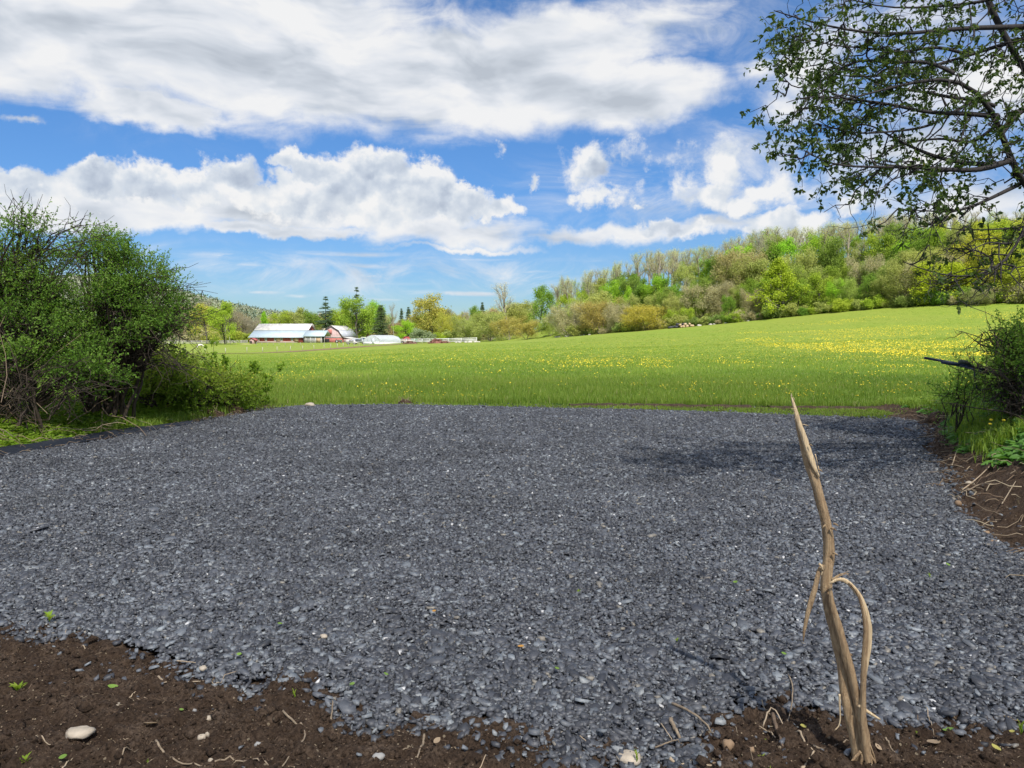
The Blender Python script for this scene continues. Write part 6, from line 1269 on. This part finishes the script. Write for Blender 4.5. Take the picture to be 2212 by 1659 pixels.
stick([(1270, 945), (1330, 915), (1400, 910), (1480, 940), (1590, 995)], 14, 0, 'bent stick along the bottom edge left of the long curved stick', 0, Z7)
stick([(705, 995), (760, 940), (820, 895)], 12, 0, 'straight brown stick leaning to the bottom edge right of the large flat stone', 0, Z7)
stick([(215, 820), (250, 860), (300, 890)], 10, 1, 'short pale stick left of the large flat stone', 0, Z7)
stick([(760, 550), (840, 505)], 10, 1, 'short pale twig just above the long tan stone', 0, Z7); stick([(640, 800), (760, 812)], 7, 1, 'thin pale twig lying level right of the large flat stone', 0, Z7)
stick([(810, 565), (900, 580), (975, 578)], 7, 0, 'thin wavy twig right of the long tan stone', 0, Z7); stick([(930, 450), (985, 487)], 15, 1, 'stubby pale stick at the gravel edge above the soil', 0, Z7)
stick([(1115, 490), (1200, 487), (1300, 492), (1400, 465)], 9, 1, 'long thin stalk lying along the lower gravel edge', 0, Z7); stick([(1050, 395), (1160, 408)], 9, 1, 'thin pale stalk on the edge of the slate chips', 0, Z7)
stick([(265, 785), (330, 740), (385, 710)], 7, 0, 'thin twig between the large flat stone and the long tan stone', 0, Z7); stick([(1960, 720), (1968, 670), (1975, 625)], 12, 0, 'upright twig end beside the chips near the bottom middle', .02, Z7)
stick([(370, 990), (400, 950), (430, 925)], 12, 1, 'pale twig at the bottom edge under the large flat stone', 0, Z7); stick([(160, 515), (225, 480)], 9, 2, 'short dark twig beside the leafy seedling on the left', 0, Z7); stick([(480, 280), (505, 305)], 9, 1, 'tiny pale twig on the upper left soil', 0, Z7); stick([(330, 260), (395, 205)], 7, 1, 'thin twig crossing from soil to gravel at the upper left', 0, Z7)
stick([(0, 750), (80, 748), (150, 770), (200, 798)], 12, 0, 'arched stick at the chip edge in the lower middle', 0, Z8); stick([(200, 790), (270, 755), (330, 735), (400, 740)], 9, 0, 'thin stick meeting the arched stick at the chip edge', 0, Z8)
stick([(305, 770), (290, 860), (262, 955)], 19, 0, 'thick broken stick pointing at the viewer in the lower middle', 0, Z8); stick([(430, 725), (520, 750)], 11, 1, 'short pale stick tucked under the chips in the lower middle', 0, Z8)
stick([(345, 868), (410, 845)], 8, 1, 'short pale twig right of the thick broken stick', 0, Z8); stick([(175, 890), (240, 870)], 8, 0, 'short twig left of the thick broken stick', 0, Z8); stick([(615, 995), (700, 930)], 9, 1, 'straight pale twig running to the bottom edge in the middle', 0, Z8)
stick([(1770, 655), (1850, 700), (1920, 745), (2000, 795)], 20, 0, 'smooth thick stick lying across the chips left of the sapling', .01, Z8); stick([(1760, 750), (1790, 810), (1830, 852)], 30, 0, 'stout brown stick end below the smooth thick stick', 0, Z8)
stick([(1670, 910), (1750, 880), (1830, 855)], 12, 0, 'thin stick forking left from the stout brown stick', 0, Z8); stick([(1830, 860), (1805, 920), (1800, 965)], 12, 0, 'thin stick running down from the stout brown stick', 0, Z8); stick([(1705, 770), (1770, 865)], 9, 1, 'straight straw left of the stout brown stick', 0, Z8)
stick([(1980, 845), (2070, 858)], 15, 2, 'reddish brown stick fragment beside the curled brown stone', 0, Z8); stick([(1760, 975), (1880, 985), (2010, 992)], 22, 1, 'pale thick stick along the bottom edge left of the sapling', 0, Z8); stick([(1225, 840), (1260, 870)], 9, 1, 'short twig above the flat slate at the bottom', 0, Z8); stick([(1010, 995), (1100, 970)], 14, 1, 'pale stick at the bottom edge left of the big buff stone', 0, Z8)
stick([(1262, 0), (1300, 80), (1312, 200), (1275, 330), (1252, 455)], 17, 0, 'long thin wavy twig lying on the chips left of the sapling', 0, Z3); stick([(1000, 440), (1060, 395), (1120, 400), (1180, 460), (1225, 497)], 20, 1, 'arched pale twig over the soil left of the sapling', .03, Z3)
stick([(940, 425), (1030, 450), (1090, 500), (1135, 560)], 20, 1, 'pale rooty twig beside the short upright stub', .01, Z3); stick([(1100, 400), (1140, 500), (1180, 600), (1205, 690)], 46, 2, 'short stout brown stub of wood left of the sapling', 0, Z3); stick([(985, 270), (1060, 300), (1120, 360)], 14, 1, 'small pale twig on the chips above the arched twig', 0, Z3)
stick([(1335, 565), (1400, 620), (1450, 670), (1515, 705)], 30, 1, 'knobbly pale stick on the soil just left of the sapling', 0, Z3); stick([(1525, 690), (1620, 685), (1750, 650), (1890, 620)], 26, 0, 'grey stick touching the foot of the sapling', 0, Z3); stick([(1325, 905), (1430, 840), (1530, 755)], 48, 1, 'flat piece of spotted pale bark at the bottom left of the sapling', 0, Z3); stick([(700, 515), (800, 620), (860, 720), (895, 810)], 10, 0, 'thin curved twig between the curled brown stone and the stub', 0, Z3)
ZR = (1866, 1440, .1562)
stick([(860, 650), (900, 790), (970, 940)], 14, 1, 'thin straw sticking out of the chips right of the sapling', .02, ZR); stick([(300, 1020), (360, 1090), (430, 1165)], 32, 0, 'short brown stick on the soil right of the sapling', 0, ZR); stick([(1290, 1265), (1380, 1330), (1480, 1395)], 13, 1, 'long pale straw at the bottom right', 0, ZR); stick([(1720, 940), (1800, 965), (1885, 990)], 13, 1, 'pale straw lying level on the right soil', 0, ZR); stick([(1920, 1115), (2060, 1140)], 22, 0, 'short pale twig at the lower right', 0, ZR); stick([(740, 760), (800, 880)], 14, 2, 'thin brown twig at the chip edge right of the sapling', 0, ZR)
ZB = (1852, 664, .3647)
for pts, rp, mi, lb in [([(655, 1085), (760, 1050), (860, 1010), (940, 970)], 7, 1, 'long straw lying down the soil bank'), ([(690, 1095), (760, 1085), (830, 1105)], 9, 0, 'brown stick low on the soil bank'), ([(900, 1205), (985, 1145)], 7, 1, 'straight twig at the lower right soil bank'), ([(590, 940), (620, 880), (655, 850)], 7, 1, 'pale bent twig halfway up the soil bank'), ([(295, 715), (350, 730)], 9, 2, 'dark twig on the far right corner of the gravel'), ([(375, 650), (430, 665)], 12, 2, 'brown flat stick at the far corner of the gravel')]:
    P = smoothline([gnd(ZB[0]+x*ZB[2]*.952, ZB[1]+y*ZB[2]*.952, .15) for x, y in pts], 10); rad = rp*ZB[2]/FPX*P[0][1]*.5
    for p in P: p[2] = float(bankz(p[0], p[1]))+.05
    b = B(); b.tube(P, np.linspace(1.1, .6, 10)*rad, 6); o = b.build('stick', STK[mi], None, P[5], smooth=True); tag(o, lb, 'stick')
STB = simple('buff_stone', (.46, .39, .30), .9, .3, 14, bmp=.012); STG = simple('grey_stone', (.34, .33, .31), .8, .22, 9, bmp=.004); STW = simple('brown_stone', (.30, .20, .12), .8, .3, 9, bmp=.004)
for i, (px, py, rx, ry, m_, lb) in enumerate([(171, 1594, 31, 13, STB, 'large flat pale stone half sunk in the soil at bottom left'), (246, 1517, 30, 10, STB, 'long tan stone on the left soil'), (450, 1549, 8, 6, STB, 'small angular tan stone right of the long tan stone'), (436, 1583, 9, 6, STB, 'small rounded buff pebble under the angular tan stone'), (448, 1580, 5, 4, STB, 'tiny round pebble touching the buff pebble'), (439, 1458, 9, 4, STB, 'small tan pebble by the gravel edge'), (420, 1535, 5, 4, STG, 'small pale pebble left of the angular tan stone'), (1358, 1643, 30, 13, STB, 'big buff stone at the bottom edge below the chips'), (818, 1641, 14, 9, STG, 'grey stone at the bottom edge left of the middle'), (1572, 1611, 14, 14, STW, 'curled brown stone between the chips and the bottom edge'), (1545, 1650, 12, 8, STW, 'rounded brown stone at the bottom left of the sapling'), (669, 875, 12, 7, STB, 'pale rounded stone on the far left gravel edge'), (74, 1589, 6, 4, STB, 'small pebble left of the large flat stone'), (558, 1609, 8, 4, STG, 'pale pebble near the bent stick'), (455, 1638, 6, 5, STB, 'pebble by the end of the crooked stick'), (2094, 1049, 9, 5, STB, 'rounded stone sticking out of the soil bank'), (2145, 1163, 11, 5, STW, 'flat brown stone at the foot of the soil bank'), (2130, 1143, 9, 4, STW, 'small brown stone at the foot of the soil bank'), (2070, 1082, 7, 8, STW, 'rusty brown stone standing on the bank corner'), (1623, 1620, 7, 6, STW, 'small brown pebble beside the stub of wood'), (700, 1389, 9, 6, STB, 'buff pebble lying among the slate chips')]):
    p = gnd(px, py, .02 if py > 1200 else .06); X, Y = p[0], p[1]; s_ = Y/FPX
    z = (zg(X, Y) if py > 1200 or px < 1500 else float(bankz(X, Y))+.03)+.2*ry*s_; rock('stone', X, Y, z, rx*s_, rx*s_*.75, max(ry*s_*.9, .012), m_, lb, 'stone', None, i+3, random.uniform(-.4, .4))
# big slate pieces lying loose
for i, (px, py, rx) in enumerate([(1275, 1627, 14), (1300, 1597, 15), (1660, 1499, 9), (535, 1483, 8), (522, 1608, 7), (1003, 1609, 10), (764, 1564, 8), (2111, 1514, 9), (1996, 1627, 6), (1650, 1527, 10)]):
    p = gnd(px, py, .02); s_ = p[1]/FPX*rx; R = np.random.default_rng(400+i); k = 7; a = np.sort(R.uniform(0, 6.28, k)); ring = np.stack([np.cos(a)*s_*R.uniform(.8, 1.15, k), np.sin(a)*s_*.7*R.uniform(.8, 1.15, k)], 1); t = .004; b = B(); b.polys(np.concatenate([np.column_stack([ring, np.full(k, t)]), np.column_stack([ring*1.04, np.full(k, -t)])]), [tuple(range(k)), tuple(range(2*k-1, k-1, -1))]+[(q, k+q, k+(q+1) % k, (q+1) % k) for q in range(k)], .78+.03*(i % 3)); o = b.build('slate_piece', SLATE); o.location = (p[0], p[1], zg(p[0], p[1])+.01); o.rotation_euler = (R.normal()*.2, R.normal()*.2, R.uniform(0, 3)); tag(o, 'large flat blue grey slate piece lying at the edge of the chips', 'slate', 'large slate pieces along the gravel edge')
# fallen leaves
def fleaf(px, py, sz, colr, label, grp=None, name='fallen_leaf', n=1, bend=.3):
    p = gnd(px, py, .03); s_ = p[1]/FPX*sz; R = np.random.default_rng(int(px*7+py)); b = B()
    t = np.linspace(0, 1, 7); wd = np.sin(t*PI)**.7*.42*(1+.25*np.sin(t*19)); V = []
    for i in range(7):
        for sgn in (-1, 0, 1): V.append([(t[i]-.5)*2*s_, sgn*wd[i]*s_*1.6, (abs(sgn)*.25*wd[i]+bend*(t[i]-.5)**2*2)*s_*1.2])
    b.polys(V, [(i*3+j, i*3+j+1, i*3+4+j, i*3+3+j) for i in range(6) for j in (0, 1)]); m_ = LFM.setdefault(colr, leafmat('fallen_leaf_'+colr, [(0, LC[colr]), (1, LC[colr])], .25, .5)); o = b.build(name, m_); o.location = (p[0], p[1], zg(p[0], p[1])+.018); o.rotation_euler = (R.normal()*.3, R.normal()*.3, R.uniform(0, 6.2)); tag(o, label, 'leaf', grp)
LC = {'green': (.20, .33, .06), 'orange': (.55, .28, .06), 'tan': (.46, .34, .22), 'yellow': (.50, .45, .12)}; LFM = {}
G1 = 'small green leaves dropped on the gravel'
for px, py in [(834, 1474), (517, 1430), (605, 1361), (1203, 1459), (2047, 1231), (1693, 1426), (1588, 1270), (760, 1500)]: fleaf(px, py, 6, 'green', 'small fresh green leaf fallen on the slate chips', G1)
for px, py, sz, c_, lb in [(1125, 1411, 8, 'orange', 'orange leaf standing on the chips in the middle'), (1615, 1288, 6, 'orange', 'small orange leaf on the chips left of the sapling'), (938, 1335, 5, 'orange', 'tiny orange petal on the chips left of the middle'), (2017, 1598, 17, 'tan', 'curled tan dry leaf on the soil right of the sapling'), (2188, 1553, 19, 'tan', 'broad tan dry leaf at the right edge of the chips'), (2049, 1579, 13, 'green', 'bright green leaf at the chip edge right of the sapling'), (241, 1475, 13, 'green', 'pale green torn leaf on the left soil'), (136, 1638, 9, 'green', 'pale green leaf below the large flat stone'), (392, 1534, 6, 'green', 'small pale green leaf right of the long tan stone'), (761, 1497, 8, 'green', 'pale green leaf at the lower chip edge'), (1897, 1617, 9, 'tan', 'slim buff leaf right of the sapling foot'), (2152, 1612, 12, 'yellow', 'lichen yellow leaf on the right soil'), (2186, 1587, 6, 'yellow', 'tiny yellow leaf at the lower right edge'), (325, 1565, 16, 'tan', 'long tan flake of bark right of the large flat stone'), (944, 1618, 10, 'tan', 'tan leaf fragment right of the thick broken stick'), (1735, 1574, 8, 'yellow', 'pale yellow green leaf left of the sapling foot')]: fleaf(px, py, sz, c_, lb)
# small living weeds
def weed(px, py, hpx, n, label, grassy=False, col_=None):
    p = gnd(px, py, .02); s_ = p[1]/FPX; R = np.random.default_rng(int(px+py)); z = zg(p[0], p[1])-.004; r = empty('seedling', (p[0], p[1], z), label=label, cat='seedling'); lf = B(); hh = hpx*s_
    st = B(); st.tube([(0, 0, 0), (.1*hh, 0, hh*.3), (0, 0, hh*.55)], [.0022, .002, .0015], 5); st.build('stem', LEAFY, r)
    a = R.uniform(0, 6.28)+np.arange(n)*2.4; D = np.stack([np.cos(a)*(.35 if grassy else .75), np.sin(a)*(.35 if grassy else .75), R.uniform(.5, 1.2, n) if not grassy else np.full(n, 1.3)], 1); P0_ = np.stack([np.zeros(n), np.zeros(n), R.uniform(.02, .45, n)*hh], 1); leaves(lf, P0_, D, np.stack([-np.cos(a)*.5, -np.sin(a)*.5, np.ones(n)], 1), hh*R.uniform(.5, .85, n), hh*(.12 if grassy else .24), np.clip(.8+R.normal(size=n)*.1, 0, 1), .15, 'lobed'); lf.build('leaves', LEAFY, r)
for w_ in [(38, 1482, 34, 9, 'fresh green seedling with broad leaves on the left soil'), (107, 1350, 28, 11, 'spiky green seedling at the upper left gravel edge'), (636, 1517, 22, 6, 'small grassy sprout at the lower gravel edge', True), (1180, 1622, 20, 5, 'single green sprout under the chips in the middle', True), (1663, 1652, 26, 6, 'bright green sprout at the bottom left of the sapling', True), (1646, 1626, 17, 6, 'low green seedling beside the stub of wood'), (55, 1655, 26, 9, 'low green weed at the bottom left corner'), (320, 1650, 18, 4, 'thin grass sprig at the bottom edge', True), (1654, 1577, 9, 4, 'tiny green sprout under the arched twig'), (2205, 1590, 34, 6, 'grassy green sprout at the right edge', True), (1462, 1396, 12, 6, 'tiny green sprig growing between the chips'), (2008, 1256, 10, 5, 'small yellow green sprig on the right gravel'), (1250, 1290, 12, 6, 'dark mossy sprig in the middle of the gravel'), (1980, 1582, 14, 5, 'small sprout under the straw right of the sapling', True), (1375, 1655, 26, 7, 'grass tuft beside the big buff stone', True)]: weed(*w_)
# crumbs, bark bits and straw crumbs over the soil: nobody could count them
def debris():
    R = np.random.default_rng(55); n = 30000; y = R.uniform(2.45, 5.1, n); x = R.uniform(-1, 1, n)*(.78*y+.2); P = np.stack([x, y], 1); k = ~inside(P, PAD) & (x < xR(y)+.1); P = P[k]; n = len(P); b = B()
    z = clods(P[:, 0], P[:, 1])+bankz(P[:, 0], P[:, 1])+.016; Pp = np.column_stack([P, z]); a = R.uniform(0, 6.28, n); D = np.stack([np.cos(a), np.sin(a), R.normal(size=n)*.25], 1); q = R.random(n); Ln = np.where(q < .25, R.uniform(.010, .04, n), R.uniform(.003, .008, n)); Wd = np.where(q < .25, .0018, Ln*.8)
    t = np.clip(np.where(R.random(n) < .22, .72, .10)+R.normal(size=n)*.15, 0, 1); leaves(b, Pp, D, np.stack([R.normal(size=n)*.5, R.normal(size=n)*.5-.3, np.ones(n)], 1), Ln, Wd, t, .4)
    # soil crumbs
    m = 26000; y = R.uniform(2.45, 5.1, m); x = R.uniform(-1, 1, m)*(.78*y+.2); Q = np.stack([x, y], 1); Q = Q[~inside(Q, PAD)]; m = len(Q); s_ = .0055*np.exp(R.normal(size=m)*.65); zz = clods(Q[:, 0], Q[:, 1])+bankz(Q[:, 0], Q[:, 1])+.012
    o8 = np.array([(1, 0, 0), (0, 1, 0), (-1, 0, 0), (0, -1, 0), (0, 0, .9), (0, 0, -.9)]); V = np.column_stack([Q, zz])[:, None]+o8[None]*s_[:, None, None]*R.uniform(.6, 1.3, (m, 6, 1)); i = np.arange(m)[:, None]*6; f = np.concatenate([i+np.array(c) for c in ((0, 1, 4), (1, 2, 4), (2, 3, 4), (3, 0, 4), (1, 0, 5), (2, 1, 5), (3, 2, 5), (0, 3, 5))]); c_ = B(); c_.add(V.reshape(-1, 3), f); o = c_.build('soil_crumbs', SOIL); tag(o, kind='stuff')
    o = b.build('soil_debris', DRY); tag(o, kind='stuff')
debris()
